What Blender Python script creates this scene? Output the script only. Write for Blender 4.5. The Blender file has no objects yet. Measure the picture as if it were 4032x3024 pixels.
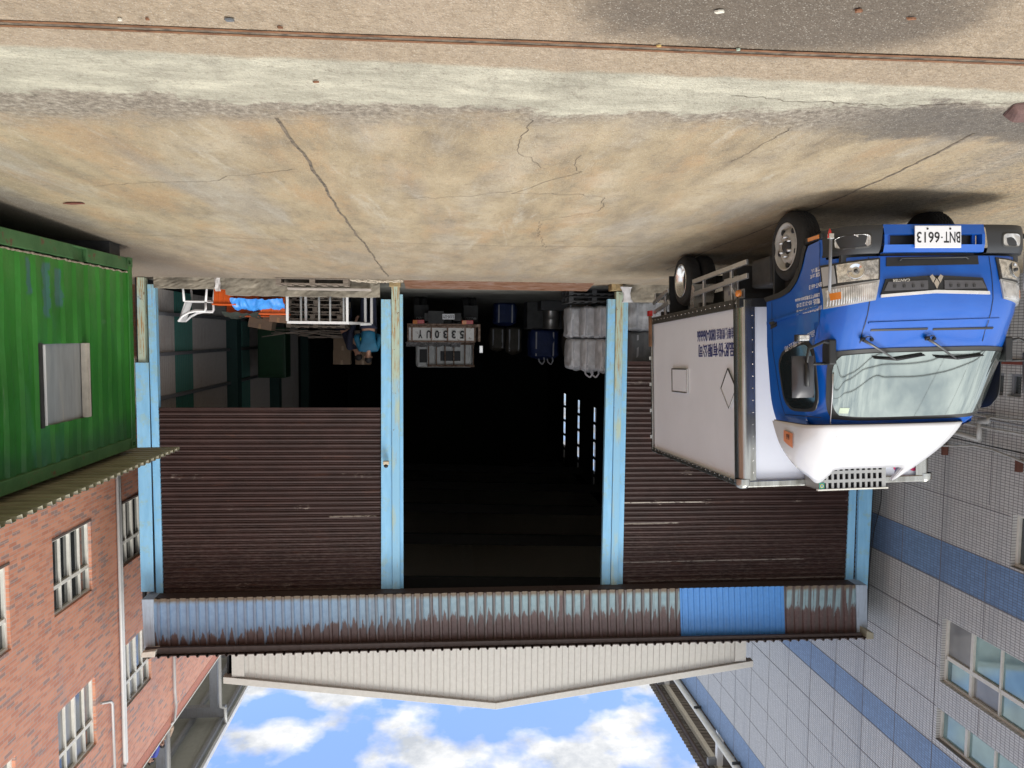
import bpy, bmesh, math, random
from mathutils import Vector, Matrix, noise as mnoise
random.seed(7)
SC = bpy.context.scene
COL = SC.collection
R = math.radians
# ------------------------------------------------------------------ camera (the photograph was taken upside down)
YAW, PITCH, ROLL, FPX, EYE = R(5.6), R(3.743), R(.5186), 2912.0, 1.07
_f = Vector((-math.sin(YAW)*math.cos(PITCH), math.cos(YAW)*math.cos(PITCH), math.sin(PITCH)))
_r = Vector((math.cos(YAW), math.sin(YAW), 0)); _u = _r.cross(_f)
CR = _r*math.cos(ROLL)+_u*math.sin(ROLL); CU = -_r*math.sin(ROLL)+_u*math.cos(ROLL); CF = _f
cam_d = bpy.data.cameras.new('camera'); cam = bpy.data.objects.new('camera', cam_d); COL.objects.link(cam)
cam_d.sensor_width = 36; cam_d.lens = 36*FPX/4032; cam_d.clip_start = .05; cam_d.clip_end = 2000
m = Matrix.Identity(4)
for i in range(3):
    m[i][0] = -CR[i]; m[i][1] = -CU[i]; m[i][2] = -CF[i]
m[2][3] = EYE
cam.matrix_world = m
SC.camera = cam
# ------------------------------------------------------------------ light
SUN_EL, SUN_AZ = R(61), R(206)      # azimuth from +Y clockwise: behind and a little left of the camera
sd = Vector((math.sin(SUN_AZ)*math.cos(SUN_EL), math.cos(SUN_AZ)*math.cos(SUN_EL), math.sin(SUN_EL)))
sun_d = bpy.data.lights.new('sun', 'SUN'); sun_d.energy = 2.3; sun_d.angle = R(22); sun_d.color = (1, .965, .91)
sun = bpy.data.objects.new('sun', sun_d); COL.objects.link(sun)
sun.rotation_euler = (-sd).to_track_quat('-Z', 'Y').to_euler()
sun.location = (0, -8, 30)
W = bpy.data.worlds.new('World'); SC.world = W; W.use_nodes = True
nt = W.node_tree; nt.nodes.clear()
def wn(t, **k):
    n = nt.nodes.new(t)
    for a, b in k.items(): setattr(n, a, b)
    return n
wo = wn('ShaderNodeOutputWorld'); bg = wn('ShaderNodeBackground'); nt.links.new(bg.outputs[0], wo.inputs[0])
sky = wn('ShaderNodeTexSky', sky_type='NISHITA', sun_disc=False); sky.sun_elevation = SUN_EL; sky.sun_rotation = SUN_AZ
bg.inputs[1].default_value = .15
tc = wn('ShaderNodeTexCoord'); sep = wn('ShaderNodeSeparateXYZ'); nt.links.new(tc.outputs['Generated'], sep.inputs[0])
def wm(op, a, b=None, c=None):
    n = wn('ShaderNodeMath', operation=op)
    for i, v in enumerate((a, b, c)):
        if v is None: continue
        if isinstance(v, (int, float)): n.inputs[i].default_value = v
        else: nt.links.new(v, n.inputs[i])
    return n.outputs[0]
zc = wm('MAXIMUM', wm('ADD', sep.outputs[2], .12), .03)
cmb = wn('ShaderNodeCombineXYZ'); nt.links.new(wm('DIVIDE', sep.outputs[0], zc), cmb.inputs[0]); nt.links.new(wm('DIVIDE', sep.outputs[1], zc), cmb.inputs[1])
def wnoise(sc, det, ro, off):
    mp = wn('ShaderNodeMapping'); mp.inputs['Location'].default_value = off; mp.inputs['Scale'].default_value = (sc, sc, sc)
    nt.links.new(cmb.outputs[0], mp.inputs[0]); n = wn('ShaderNodeTexNoise'); n.inputs['Scale'].default_value = 1
    n.inputs['Detail'].default_value = det; n.inputs['Roughness'].default_value = ro; nt.links.new(mp.outputs[0], n.inputs[0]); return n.outputs['Fac']
c1 = wnoise(5.6, 9, .5, (5.4, 3.1, 0)); c2 = wnoise(6.5, 9, .62, (7, 2, 1))
cr = wn('ShaderNodeValToRGB'); nt.links.new(c1, cr.inputs[0])
cr.color_ramp.elements[0].position = .44; cr.color_ramp.elements[0].color = (0, 0, 0, 1)
cr.color_ramp.elements[1].position = .56; cr.color_ramp.elements[1].color = (1, 1, 1, 1)
cr2 = wn('ShaderNodeValToRGB'); nt.links.new(c2, cr2.inputs[0])      # cloud brightness
cr2.color_ramp.elements[0].position = .38; cr2.color_ramp.elements[0].color = (3.3, 3.5, 3.8, 1)
cr2.color_ramp.elements[1].position = .6; cr2.color_ramp.elements[1].color = (5.9, 5.9, 5.9, 1)
dn = wn('ShaderNodeVectorMath', operation='DOT_PRODUCT'); nt.links.new(tc.outputs['Generated'], dn.inputs[0]); dn.inputs[1].default_value = sd
cov = wn('ShaderNodeMapRange', interpolation_type='SMOOTHSTEP'); nt.links.new(dn.outputs['Value'], cov.inputs[0]); cov.inputs[1].default_value = .0; cov.inputs[2].default_value = .7
mx = wn('ShaderNodeMix', data_type='RGBA'); nt.links.new(wm('MAXIMUM', cr.outputs[0], cov.outputs[0]), mx.inputs[0])
blue = wn('ShaderNodeMix', data_type='RGBA', blend_type='ADD'); blue.inputs[0].default_value = 1
blue.inputs[7].default_value = (.55, 1.0, 2.5, 1); nt.links.new(sky.outputs[0], blue.inputs[6])
nt.links.new(blue.outputs[2], mx.inputs[6]); nt.links.new(cr2.outputs[0], mx.inputs[7])
# the overcast brightens towards the veiled sun
gl_ = wn('ShaderNodeMapRange', interpolation_type='SMOOTHSTEP'); nt.links.new(dn.outputs['Value'], gl_.inputs[0])
for i, v in ((1, .1), (2, 1.), (3, 1.), (4, 1.7)): gl_.inputs[i].default_value = v
gm_ = wn('ShaderNodeVectorMath', operation='SCALE'); nt.links.new(mx.outputs[2], gm_.inputs[0]); nt.links.new(gl_.outputs[0], gm_.inputs['Scale'])
nt.links.new(gm_.outputs[0], bg.inputs[0])
SC.view_settings.view_transform = 'Standard'; SC.view_settings.look = 'None'; SC.view_settings.exposure = .36; SC.view_settings.gamma = 1
SC.cycles.max_bounces = 8; SC.cycles.diffuse_bounces = 4; SC.cycles.glossy_bounces = 4; SC.cycles.transparent_max_bounces = 8
SC.cycles.sample_clamp_indirect = 6

# ------------------------------------------------------------------ helpers
def _ray(px, py):
    return CR*(-(px-2016)/FPX)+CU*((py-1512)/FPX)+CF
def AY(px, py, Y): r = _ray(px, py); return r*(Y/r.y)+Vector((0, 0, EYE))     # sight line met by the wall plane y = Y
def AX(px, py, X): r = _ray(px, py); return r*(X/r.x)+Vector((0, 0, EYE))
def AZ(px, py, Z): r = _ray(px, py); return r*((Z-EYE)/r.z)+Vector((0, 0, EYE))
def gz(y): return .04-.034*max(0, 12.8-y)
ORG = {}
def empty(name, loc=(0, 0, 0), rot=(0, 0, 0), world=True):
    o = bpy.data.objects.new(name, None); o.empty_display_size = .2; COL.objects.link(o)
    o.location = loc; o.rotation_euler = rot
    ORG[o] = Vector(loc) if world else Vector((0, 0, 0))
    return o
def tag(o, label=None, cat=None, group=None, kind=None):
    if label: o['label'] = label
    if cat: o['category'] = cat
    if group: o['group'] = group
    if kind: o['kind'] = kind
    return o
class MB:
    def __init__(s): s.v = []; s.f = []; s.sm = []
    def add(s, vs, fs, smooth=False):
        b = len(s.v); s.v += [Vector(v) for v in vs]
        for f in fs: s.f.append([b+i for i in f]); s.sm.append(smooth)
        return s
    def box(s, a, b):
        x0, x1 = sorted((a[0], b[0])); y0, y1 = sorted((a[1], b[1])); z0, z1 = sorted((a[2], b[2]))
        return s.add([(x0,y0,z0),(x1,y0,z0),(x1,y1,z0),(x0,y1,z0),(x0,y0,z1),(x1,y0,z1),(x1,y1,z1),(x0,y1,z1)],
              [(0,3,2,1),(4,5,6,7),(0,1,5,4),(1,2,6,5),(2,3,7,6),(3,0,4,7)])
    def hexa(s, p):   # 8 points: 4 front, 4 back in the same order
        return s.add(p, [(0,1,2,3),(7,6,5,4),(0,4,5,1),(1,5,6,2),(2,6,7,3),(3,7,4,0)])
    def slab(s, q, d):   # quad q pushed by vector d
        d = Vector(d); return s.hexa([Vector(p) for p in q]+[Vector(p)+d for p in q])
    def prism(s, poly, d, smooth=False):   # closed polygon of 3d points pushed by d
        n = len(poly); d = Vector(d); vs = [Vector(p) for p in poly]+[Vector(p)+d for p in poly]
        s.add(vs, [list(range(n))[::-1], list(range(n, 2*n))]); b = len(s.v)-2*n
        for i in range(n): s.f.append([b+i, b+(i+1) % n, b+n+(i+1) % n, b+n+i]); s.sm.append(smooth)
        return s
    def bar(s, a, b, w, h, up=(0, 0, 1)):
        a = Vector(a); b = Vector(b); t = (b-a).normalized(); up = Vector(up)
        if abs(t.dot(up)) > .95: up = Vector((0, 1, 0))
        x = t.cross(up).normalized()*w/2; y = x.cross(t).normalized()*h/2
        return s.hexa([a-x-y, a+x-y, a+x+y, a-x+y, b-x-y, b+x-y, b+x+y, b-x+y])
    def tube(s, pts, r, n=8, cap=True):
        pts = [Vector(p) for p in pts]; rr = r if isinstance(r, (list, tuple)) else [r]*len(pts)
        up = Vector((0, 0, 1)); prev = None; b = len(s.v)
        for i, p in enumerate(pts):
            t = (pts[min(i+1, len(pts)-1)]-pts[max(i-1, 0)]).normalized()
            if prev is None:
                a = t.cross(up)
                if a.length < .1: a = t.cross(Vector((1, 0, 0)))
            else: a = prev-t*prev.dot(t)
            a.normalize(); prev = a; c = t.cross(a)
            for k in range(n):
                g = 2*math.pi*k/n; s.v.append(p+(a*math.cos(g)+c*math.sin(g))*rr[i])
        for i in range(len(pts)-1):
            for k in range(n):
                s.f.append([b+i*n+k, b+i*n+(k+1) % n, b+(i+1)*n+(k+1) % n, b+(i+1)*n+k]); s.sm.append(True)
        if cap:
            s.f.append([b+k for k in range(n)][::-1]); s.sm.append(False)
            s.f.append([b+(len(pts)-1)*n+k for k in range(n)]); s.sm.append(False)
        return s
    def lathe(s, prof, c, axis=(0, 0, 1), n=32, closed=False):   # prof: (radius, distance along axis)
        ax = Vector(axis).normalized(); u = ax.cross(Vector((0, 0, 1)))
        if u.length < .1: u = ax.cross(Vector((0, 1, 0)))
        u.normalize(); w = ax.cross(u); c = Vector(c); b = len(s.v); m_ = len(prof)
        for r, t in prof:
            for k in range(n):
                g = 2*math.pi*k/n; s.v.append(c+ax*t+(u*math.cos(g)+w*math.sin(g))*r)
        for i in range(m_-1 if not closed else m_):
            j = (i+1) % m_
            for k in range(n):
                s.f.append([b+i*n+k, b+i*n+(k+1) % n, b+j*n+(k+1) % n, b+j*n+k]); s.sm.append(True)
        return s
    def grid(s, fn, nu, nv, smooth=True):
        b = len(s.v)
        for j in range(nv+1):
            for i in range(nu+1): s.v.append(Vector(fn(i/nu, j/nv)))
        for j in range(nv):
            for i in range(nu):
                a = b+j*(nu+1)+i; s.f.append([a, a+1, a+nu+2, a+nu+1]); s.sm.append(smooth)
        return s
    def wall(s, O, U, V, w, h, holes, depth=0, D=None):
        # flat wall with rectangular holes (u0,u1,v0,v1) and their reveals pushed by D*depth
        O = Vector(O); U = Vector(U); V = Vector(V)
        us = sorted(set([0, w]+[x for q in holes for x in q[:2] if 0 < x < w])); vs = sorted(set([0, h]+[x for q in holes for x in q[2:] if 0 < x < h]))
        for i in range(len(us)-1):
            for j in range(len(vs)-1):
                cu = (us[i]+us[i+1])/2; cv = (vs[j]+vs[j+1])/2
                if any(q[0] < cu < q[1] and q[2] < cv < q[3] for q in holes): continue
                s.add([O+U*us[i]+V*vs[j], O+U*us[i+1]+V*vs[j], O+U*us[i+1]+V*vs[j+1], O+U*us[i]+V*vs[j+1]], [(0, 1, 2, 3)])
        if depth:
            D = Vector(D)*depth
            for q in holes:
                c = [O+U*q[0]+V*q[2], O+U*q[1]+V*q[2], O+U*q[1]+V*q[3], O+U*q[0]+V*q[3]]
                for k in range(4): s.add([c[k], c[(k+1) % 4], c[(k+1) % 4]+D, c[k]+D], [(0, 1, 2, 3)])
        return s
    def build(s, name, mat, parent=None, bevel=0, seg=2, normals=True, mods=None):
        o_ = Vector((0, 0, 0)); q = parent
        while q is not None:
            if q in ORG: o_ = ORG[q]; break
            q = q.parent
        me = bpy.data.meshes.new(name); me.from_pydata([v-o_ for v in s.v], [], s.f)
        me.polygons.foreach_set('use_smooth', s.sm)
        if normals:
            bm = bmesh.new(); bm.from_mesh(me); bmesh.ops.recalc_face_normals(bm, faces=bm.faces); bm.to_mesh(me); bm.free()
        me.materials.append(mat)
        o = bpy.data.objects.new(name, me); COL.objects.link(o)
        if parent is not None: o.parent = parent
        if bevel:
            md = o.modifiers.new('bevel', 'BEVEL'); md.width = bevel; md.segments = seg; md.limit_method = 'ANGLE'; md.angle_limit = R(40)
            md.harden_normals = False
        return o
def copy_tree(o, parent=None):
    c = o.copy(); COL.objects.link(c); c.parent = parent
    if o in ORG: ORG[c] = ORG[o]
    for ch in list(o.children): copy_tree(ch, c)
    return c

# ------------------------------------------------------------------ materials
class N:
    def __init__(s, name):
        s.m = bpy.data.materials.new(name); s.m.use_nodes = True; s.t = s.m.node_tree; s.p = s.t.nodes['Principled BSDF']; s.tc = None
    def n(s, t, **k):
        x = s.t.nodes.new(t)
        for a, b in k.items(): setattr(x, a, b)
        return x
    def set(s, sock, v):
        if isinstance(v, bpy.types.NodeSocket): s.t.links.new(v, sock)
        elif isinstance(v, (tuple, list)) and len(v) == 3 and sock.type == 'RGBA': sock.default_value = (*v, 1)
        else: sock.default_value = v
    def co(s):
        if not s.tc: s.tc = s.n('ShaderNodeTexCoord')
        return s.tc.outputs['Object']
    def sep(s, v=None):
        x = s.n('ShaderNodeSeparateXYZ'); s.set(x.inputs[0], v or s.co()); return x.outputs
    def cmb(s, x, y, z=0.):
        c = s.n('ShaderNodeCombineXYZ'); s.set(c.inputs[0], x); s.set(c.inputs[1], y); s.set(c.inputs[2], z); return c.outputs[0]
    def math(s, op, a, b=None, c=None, clamp=False):
        x = s.n('ShaderNodeMath', operation=op, use_clamp=clamp)
        for i, v in enumerate((a, b, c)):
            if v is not None: s.set(x.inputs[i], v)
        return x.outputs[0]
    def sc(s, v, k):
        x = s.n('ShaderNodeVectorMath', operation='MULTIPLY'); s.set(x.inputs[0], v); x.inputs[1].default_value = k if isinstance(k, (tuple, list)) else (k, k, k); return x.outputs[0]
    def noise(s, scale, det=4, ro=.55, vec=None, k=(1, 1, 1), dist=0):
        x = s.n('ShaderNodeTexNoise'); v = vec or s.co()
        if k != (1, 1, 1): v = s.sc(v, k)
        s.set(x.inputs['Vector'], v); x.inputs['Scale'].default_value = scale; x.inputs['Detail'].default_value = det; x.inputs['Roughness'].default_value = ro
        x.inputs['Distortion'].default_value = dist; return x.outputs['Fac']
    def vor(s, scale, vec=None, k=(1, 1, 1), feat='F1'):
        x = s.n('ShaderNodeTexVoronoi', feature=feat); v = vec or s.co()
        if k != (1, 1, 1): v = s.sc(v, k)
        s.set(x.inputs['Vector'], v); x.inputs['Scale'].default_value = scale; return x
    def step(s, v, a, b):    # smooth 0..1 between a and b
        x = s.n('ShaderNodeMapRange', interpolation_type='SMOOTHSTEP'); s.set(x.inputs[0], v); s.set(x.inputs[1], a); s.set(x.inputs[2], b); return x.outputs[0]
    def ramp(s, v, *st):
        x = s.n('ShaderNodeValToRGB'); s.set(x.inputs[0], v); e = x.color_ramp.elements
        while len(e) < len(st): e.new(.5)
        for i, (p, c) in enumerate(st):
            e[i].position = p; e[i].color = (*c, 1) if isinstance(c, tuple) else (c, c, c, 1)
        return x.outputs[0]
    def mix(s, f, a, b, bt='MIX'):
        x = s.n('ShaderNodeMix', data_type='RGBA', blend_type=bt); s.set(x.inputs[0], f); s.set(x.inputs[6], a); s.set(x.inputs[7], b); return x.outputs[2]
    def bump(s, h, st=.3, d=.01):
        x = s.n('ShaderNodeBump'); s.set(x.inputs['Height'], h); x.inputs['Strength'].default_value = st; x.inputs['Distance'].default_value = d
        s.t.links.new(x.outputs[0], s.p.inputs['Normal']); return x
    def out(s, col, rough=.6, metal=0., coat=0., spec=.5):
        s.set(s.p.inputs['Base Color'], col); s.set(s.p.inputs['Roughness'], rough); s.set(s.p.inputs['Metallic'], metal)
        s.p.inputs['Coat Weight'].default_value = coat; s.p.inputs['Coat Roughness'].default_value = .04; s.p.inputs['Specular IOR Level'].default_value = spec
        return s.m
def simple(name, c, rough=.5, metal=0., var=.12, sc=6, bump=0., bsc=60, coat=0., k=(1, 1, 1)):
    s = N(name); n = s.noise(sc, 5, .6, k=k)
    a = tuple(x*(1-var) for x in c); b = tuple(min(1, x*(1+var)) for x in c)
    col = s.ramp(n, (.3, a), (.7, b))
    if bump: s.bump(s.noise(bsc, 3), bump, .005)
    rr = s.math('MULTIPLY_ADD', s.noise(sc*2.3, 4), .2, rough-.1)
    return s.out(col, rr, metal, coat)
def streaked(name, c, dirt, amt=.5, rough=.5, metal=0., sc=3, thr=(.5, .75), coat=0.):
    # paint with dirt / rust streaks running down
    s = N(name); st = s.noise(sc, 6, .65, k=(6, 6, .35)); bl = s.noise(sc*.7, 5, .6)
    f = s.math('MULTIPLY', s.step(s.math('ADD', s.math('MULTIPLY', st, .6), s.math('MULTIPLY', bl, .4)), *thr), amt)
    sm = s.noise(14, 4)
    col = s.mix(f, s.ramp(sm, (.3, tuple(x*.93 for x in c)), (.7, tuple(x*1.05 for x in c))), dirt)
    s.bump(s.noise(25, 3), .08, .01)
    return s.out(col, s.math('MULTIPLY_ADD', f, .3, rough), metal, coat)
M = {}
M['blackplastic'] = simple('black_plastic', (.018, .019, .02), .5, bump=.1, bsc=200)
M['rubber'] = simple('tyre_rubber', (.022, .022, .022), .8, var=.3, sc=12, bump=.15, bsc=90)
M['alu'] = simple('aluminium', (.62, .62, .62), .32, .9, var=.08, sc=9, bump=.03)
M['alubright'] = simple('aluminium_bright', (.78, .78, .76), .22, .85, var=.08, k=(1, 1, .2))
M['alupale'] = simple('white_coated_aluminium', (.78, .79, .8), .35, 0, var=.04)
M['chrome'] = simple('chrome', (.8, .8, .8), .08, 1, var=.03)
M['darksteel'] = simple('dark_steel', (.05, .05, .05), .6, .3, var=.3)
M['white'] = simple('white_panel', (.76, .79, .86), .35, 0, var=.03, sc=2)
M['whiteplastic'] = simple('white_plastic', (.8, .8, .8), .35, 0, var=.03)
M['fairing'] = simple('fairing_white', (.6, .6, .61), .22, 0, var=.015, coat=.3)
s = N('truck_blue_paint'); M['blue'] = s.out(s.ramp(s.noise(3, 3), (.3, (.001, .088, .44)), (.7, (.002, .108, .5))), .34, .1, .6)
M['lampglass'] = None
s = N('lamp_lens'); s.p.inputs['Transmission Weight'].default_value = .0
w1 = s.n('ShaderNodeTexWave', wave_type='BANDS', bands_direction='X'); s.set(w1.inputs[0], s.co()); w1.inputs['Scale'].default_value = 22
s.bump(w1.outputs['Fac'], .5, .01); M['lens'] = s.out(s.ramp(s.noise(14, 4), (.35, (.5, .5, .5)), (.6, (.85, .85, .84))), .2, .5, .6)
s = N('lamp_reflector'); M['reflector'] = s.out(s.ramp(s.noise(30, 3), (.35, (.42, .42, .41)), (.6, (.92, .92, .9))), .18, .75, 1.)
s = N('amber'); M['amber'] = s.out((.7, .22, .03), .2, 0, .6)
s = N('red_lens'); M['red'] = s.out((.5, .02, .02), .25, 0, .5)
s = N('windscreen_glass'); M['windscreen'] = s.out((.3, .345, .325), .03, .9, .4)
s = N('tinted_glass'); M['glassdark'] = s.out((.015, .02, .022), .05, 0, 1.)
s = N('plate_white'); M['platewhite'] = s.out((.8, .81, .83), .35)
s = N('ink_black'); M['ink'] = s.out((.01, .01, .012), .5)
s = N('ink_navy'); M['navyink'] = s.out((.015, .02, .16), .5)
s = N('ink_white'); M['whiteink'] = s.out((.75, .76, .78), .5)
def text(name, body, mat, parent, org, xd, yd, w, h, off=.002, font_shear=0, bold=0):
    cu = bpy.data.curves.new(name, 'FONT'); cu.body = body; cu.size = 1; cu.resolution_u = 3; cu.offset = bold
    tmp = bpy.data.objects.new(name, cu); COL.objects.link(tmp)
    bpy.context.view_layer.update()
    me = bpy.data.meshes.new_from_object(tmp.evaluated_get(bpy.context.evaluated_depsgraph_get()))
    bpy.data.objects.remove(tmp)
    xs = [v.co.x for v in me.vertices]; ys = [v.co.y for v in me.vertices]
    x0, x1, y0, y1 = min(xs), max(xs), min(ys), max(ys)
    xd = Vector(xd).normalized(); yd = Vector(yd).normalized(); nd = xd.cross(yd).normalized(); org = Vector(org)
    q = parent; o_ = Vector((0, 0, 0))
    while q is not None:
        if q in ORG: o_ = ORG[q]; break
        q = q.parent
    for v in me.vertices:
        a = (v.co.x-x0)/(x1-x0)*w; b = (v.co.y-y0)/(y1-y0)*h
        v.co = org+xd*(a+b*font_shear)+yd*b+nd*off-o_
    me.materials.clear(); me.materials.append(mat)
    o = bpy.data.objects.new(name, me); COL.objects.link(o); o.parent = parent
    return o
# ------------------------------------------------------------------ ground
def ground_mat():
    s = N('yard_concrete'); X, Y, Z = s.sep()
    big = s.noise(.55, 5, .6); med = s.noise(2.0, 7, .68, k=(1.5, .55, 1)); fine = s.noise(26, 5, .7); grit = s.vor(95).outputs['Distance']; grit2 = s.vor(42).outputs['Distance']
    wav = s.math('MULTIPLY', s.math('SUBTRACT', s.noise(3.5, 6, .7), .5), .35)
    # slab: tan concrete with ochre rust stains and pale worn patches
    slab = s.ramp(med, (.28, (.2, .16, .11)), (.5, (.33, .265, .17)), (.72, (.43, .355, .24)))
    rust = s.step(s.math('ADD', s.math('MULTIPLY', s.noise(.9, 7, .7, k=(1.5, .5, 1)), .75), s.math('MULTIPLY', med, .3)), .5, .66)
    slab = s.mix(s.math('MULTIPLY', rust, .6), slab, (.35, .22, .11))
    pale = s.step(s.noise(1.0, 8, .72, k=(2.2, .42, 1), dist=.6), .54, .68)
    slab = s.mix(s.math('MULTIPLY', pale, .6), slab, (.46, .42, .34))
    grey = s.step(s.noise(.6, 5, .6, k=(1.8, .35, 1)), .5, .66)
    slab = s.mix(s.math('MULTIPLY', grey, .55), slab, (.26, .235, .2))
    # soft pale wheel tracks fanning out of the door
    for (cx_, kk, wd, am) in ((-.3, .12, .22, .3), (.55, .05, .18, .22), (-1.5, -.1, .2, .28), (2.2, .22, .3, .25), (-2.4, -.02, .16, .2)):
        xc = s.math('MULTIPLY_ADD', s.math('SUBTRACT', Y, 8.), kk, cx_); dd = s.math('ABSOLUTE', s.math('SUBTRACT', s.math('ADD', X, s.math('MULTIPLY', s.math('SUBTRACT', s.noise(.8, 4, .6), .5), .9)), xc))
        slab = s.mix(s.math('MULTIPLY', s.math('MULTIPLY', s.math('SUBTRACT', 1, s.step(dd, wd*.3, wd*1.5)), am), s.step(s.noise(2.3, 5, .7), .36, .6)), slab, (.5, .455, .37))
    # near lane
    near = s.ramp(fine, (.3, (.24, .185, .125)), (.7, (.42, .34, .245)))
    near = s.mix(s.math('MULTIPLY', s.step(big, .45, .7), .4), near, (.38, .31, .24))
    dx = s.math('DIVIDE', s.math('ADD', X, 1.45), .85); dy = s.math('DIVIDE', s.math('SUBTRACT', Y, 3.05), .42)
    rr = s.math('ADD', s.math('ADD', s.math('MULTIPLY', dx, dx), s.math('MULTIPLY', dy, dy)), s.math('MULTIPLY', wav, 4))
    near = s.mix(s.math('MULTIPLY', s.math('SUBTRACT', 1, s.step(rr, .45, 1.6)), .8), near, (.085, .072, .06))
    # cement strip, gravel band
    strip = s.ramp(s.noise(3.4, 8, .74, k=(.6, 1.6, 1)), (.3, (.26, .245, .19)), (.5, (.4, .38, .3)), (.68, (.56, .535, .42)))
    grav = s.ramp(fine, (.3, (.11, .095, .075)), (.52, (.25, .215, .17)), (.7, (.45, .415, .34)))
    e1 = s.math('ADD', s.math('MULTIPLY', s.math('SUBTRACT', s.noise(14, 5, .8), .5), .09), 3.78)
    e2 = s.math('SUBTRACT', 4.4, s.math('MULTIPLY', s.math('MAXIMUM', s.math('SUBTRACT', -1., X), 0.), .21))
    e3 = s.math('ADD', s.math('MULTIPLY', s.math('MAXIMUM', s.math('ADD', X, 1.2), 0.), .1), 4.5)
    yw = s.math('ADD', Y, s.math('MULTIPLY', wav, .45)); yw2 = s.math('ADD', Y, s.math('MULTIPLY', s.math('SUBTRACT', s.noise(3, 7, .75), .5), .9))
    col = s.mix(s.step(s.math('SUBTRACT', yw, e1), -.03, .04), near, strip)
    col = s.mix(s.step(s.math('SUBTRACT', yw2, e2), -.06, .05), col, grav)
    col = s.mix(s.step(s.math('SUBTRACT', yw2, e3), -.2, .25), col, slab)
    # dark damp patch beside the lorry and darker ground along the container foot and towards the door sill
    dk = s.math('MULTIPLY', s.math('SUBTRACT', 1, s.step(X, -2.9, -2.1)), s.math('MULTIPLY', s.step(yw2, 3.95, 4.15), s.math('SUBTRACT', 1, s.step(yw2, 4.5, 4.75))))
    col = s.mix(s.math('MULTIPLY', dk, .75), col, (.09, .08, .07))
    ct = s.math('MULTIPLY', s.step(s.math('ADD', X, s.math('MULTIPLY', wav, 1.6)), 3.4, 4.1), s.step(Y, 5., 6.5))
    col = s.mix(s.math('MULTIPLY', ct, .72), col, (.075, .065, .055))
    far = s.step(s.math('ADD', Y, s.math('MULTIPLY', wav, 2)), 12.0, 13.6)
    col = s.mix(s.math('MULTIPLY', far, .45), col, (.22, .185, .155))
    col = s.mix(s.math('MULTIPLY', s.step(s.math('ADD', Y, s.math('MULTIPLY', wav, 3)), 8.5, 10.5), .25), col, (.26, .22, .18))
    blot = s.step(s.noise(1.7, 8, .75, k=(1.6, .5, 1)), .5, .64); col = s.mix(s.math('MULTIPLY', blot, .22), col, (.15, .125, .1))
    gra = s.math('MULTIPLY', s.math('SUBTRACT', 1, s.step(X, -4.2, -3.2)), .6)
    col = s.mix(s.math('MULTIPLY', gra, s.step(fine, .45, .6)), col, (.16, .14, .11))
    col = s.mix(s.math('MULTIPLY', s.math('SUBTRACT', 1, s.step(grit, .18, .42)), .42), col, s.mix(s.step(s.noise(60, 2), .45, .6), (.1, .085, .07), (.62, .58, .5)))
    col = s.mix(s.math('MULTIPLY', s.step(s.noise(13, 7, .8), .53, .66), .4), col, (.13, .105, .08))
    h = s.math('ADD', s.math('MULTIPLY', fine, 1.0), s.math('MULTIPLY', grit, .6))
    s.bump(s.math('ADD', h, s.math('MULTIPLY', grit2, .6)), .55, .012)
    return s.out(col, s.math('MULTIPLY_ADD', med, .2, .68), 0, 0, .25)
gm = MB()
ys = [-60, -20, -8, 0, 3, 6, 9, 12.6, 12.8, 13, 14.5, 30, 60, 150, 400]
xs = [-400, -120, -30, -9.4, -3, 3, 6.6, 30, 120, 400]
for j in range(len(ys)-1):
    for i in range(len(xs)-1):
        gm.add([(xs[i], ys[j], gz(ys[j])), (xs[i+1], ys[j], gz(ys[j])), (xs[i+1], ys[j+1], gz(ys[j+1])), (xs[i], ys[j+1], gz(ys[j+1]))], [(0, 1, 2, 3)])
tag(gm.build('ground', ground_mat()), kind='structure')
# steel channel across the yard
s = N('rusty_channel'); M['channel'] = s.out(s.ramp(s.noise(9, 6, .7), (.3, (.10, .045, .022)), (.55, (.24, .115, .055)), (.8, (.33, .2, .12))), .7, .2); s.bump(s.noise(60, 4), .3, .006)
rl = MB()
for k in range(40):
    x0 = -8+k*.4; x1 = x0+.4; f = lambda x: 3.49+.023*x+.004*math.sin(x*3)
    for a, b, zz in ((-.034, -.012, .004), (.012, .034, .006)):
        rl.add([(x0, f(x0)+a, gz(3.5)+zz), (x1, f(x1)+a, gz(3.5)+zz), (x1, f(x1)+b, gz(3.5)+zz), (x0, f(x0)+b, gz(3.5)+zz)], [(0, 1, 2, 3)])
tag(rl.build('steel_channel', M['channel']), kind='structure')
rg = MB()
for k in range(40):
    x0 = -8+k*.4; x1 = x0+.4
    rg.add([(x0, f(x0)-.013, gz(3.5)+.003), (x1, f(x1)-.013, gz(3.5)+.003), (x1, f(x1)+.013, gz(3.5)+.003), (x0, f(x0)+.013, gz(3.5)+.003)], [(0, 1, 2, 3)])
s = N('groove_dirt'); M['groove'] = s.out(s.ramp(s.noise(20, 5), (.35, (.07, .056, .042)), (.65, (.2, .16, .115))), .95)
tag(rg.build('channel_groove', M['groove']), kind='structure')
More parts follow.
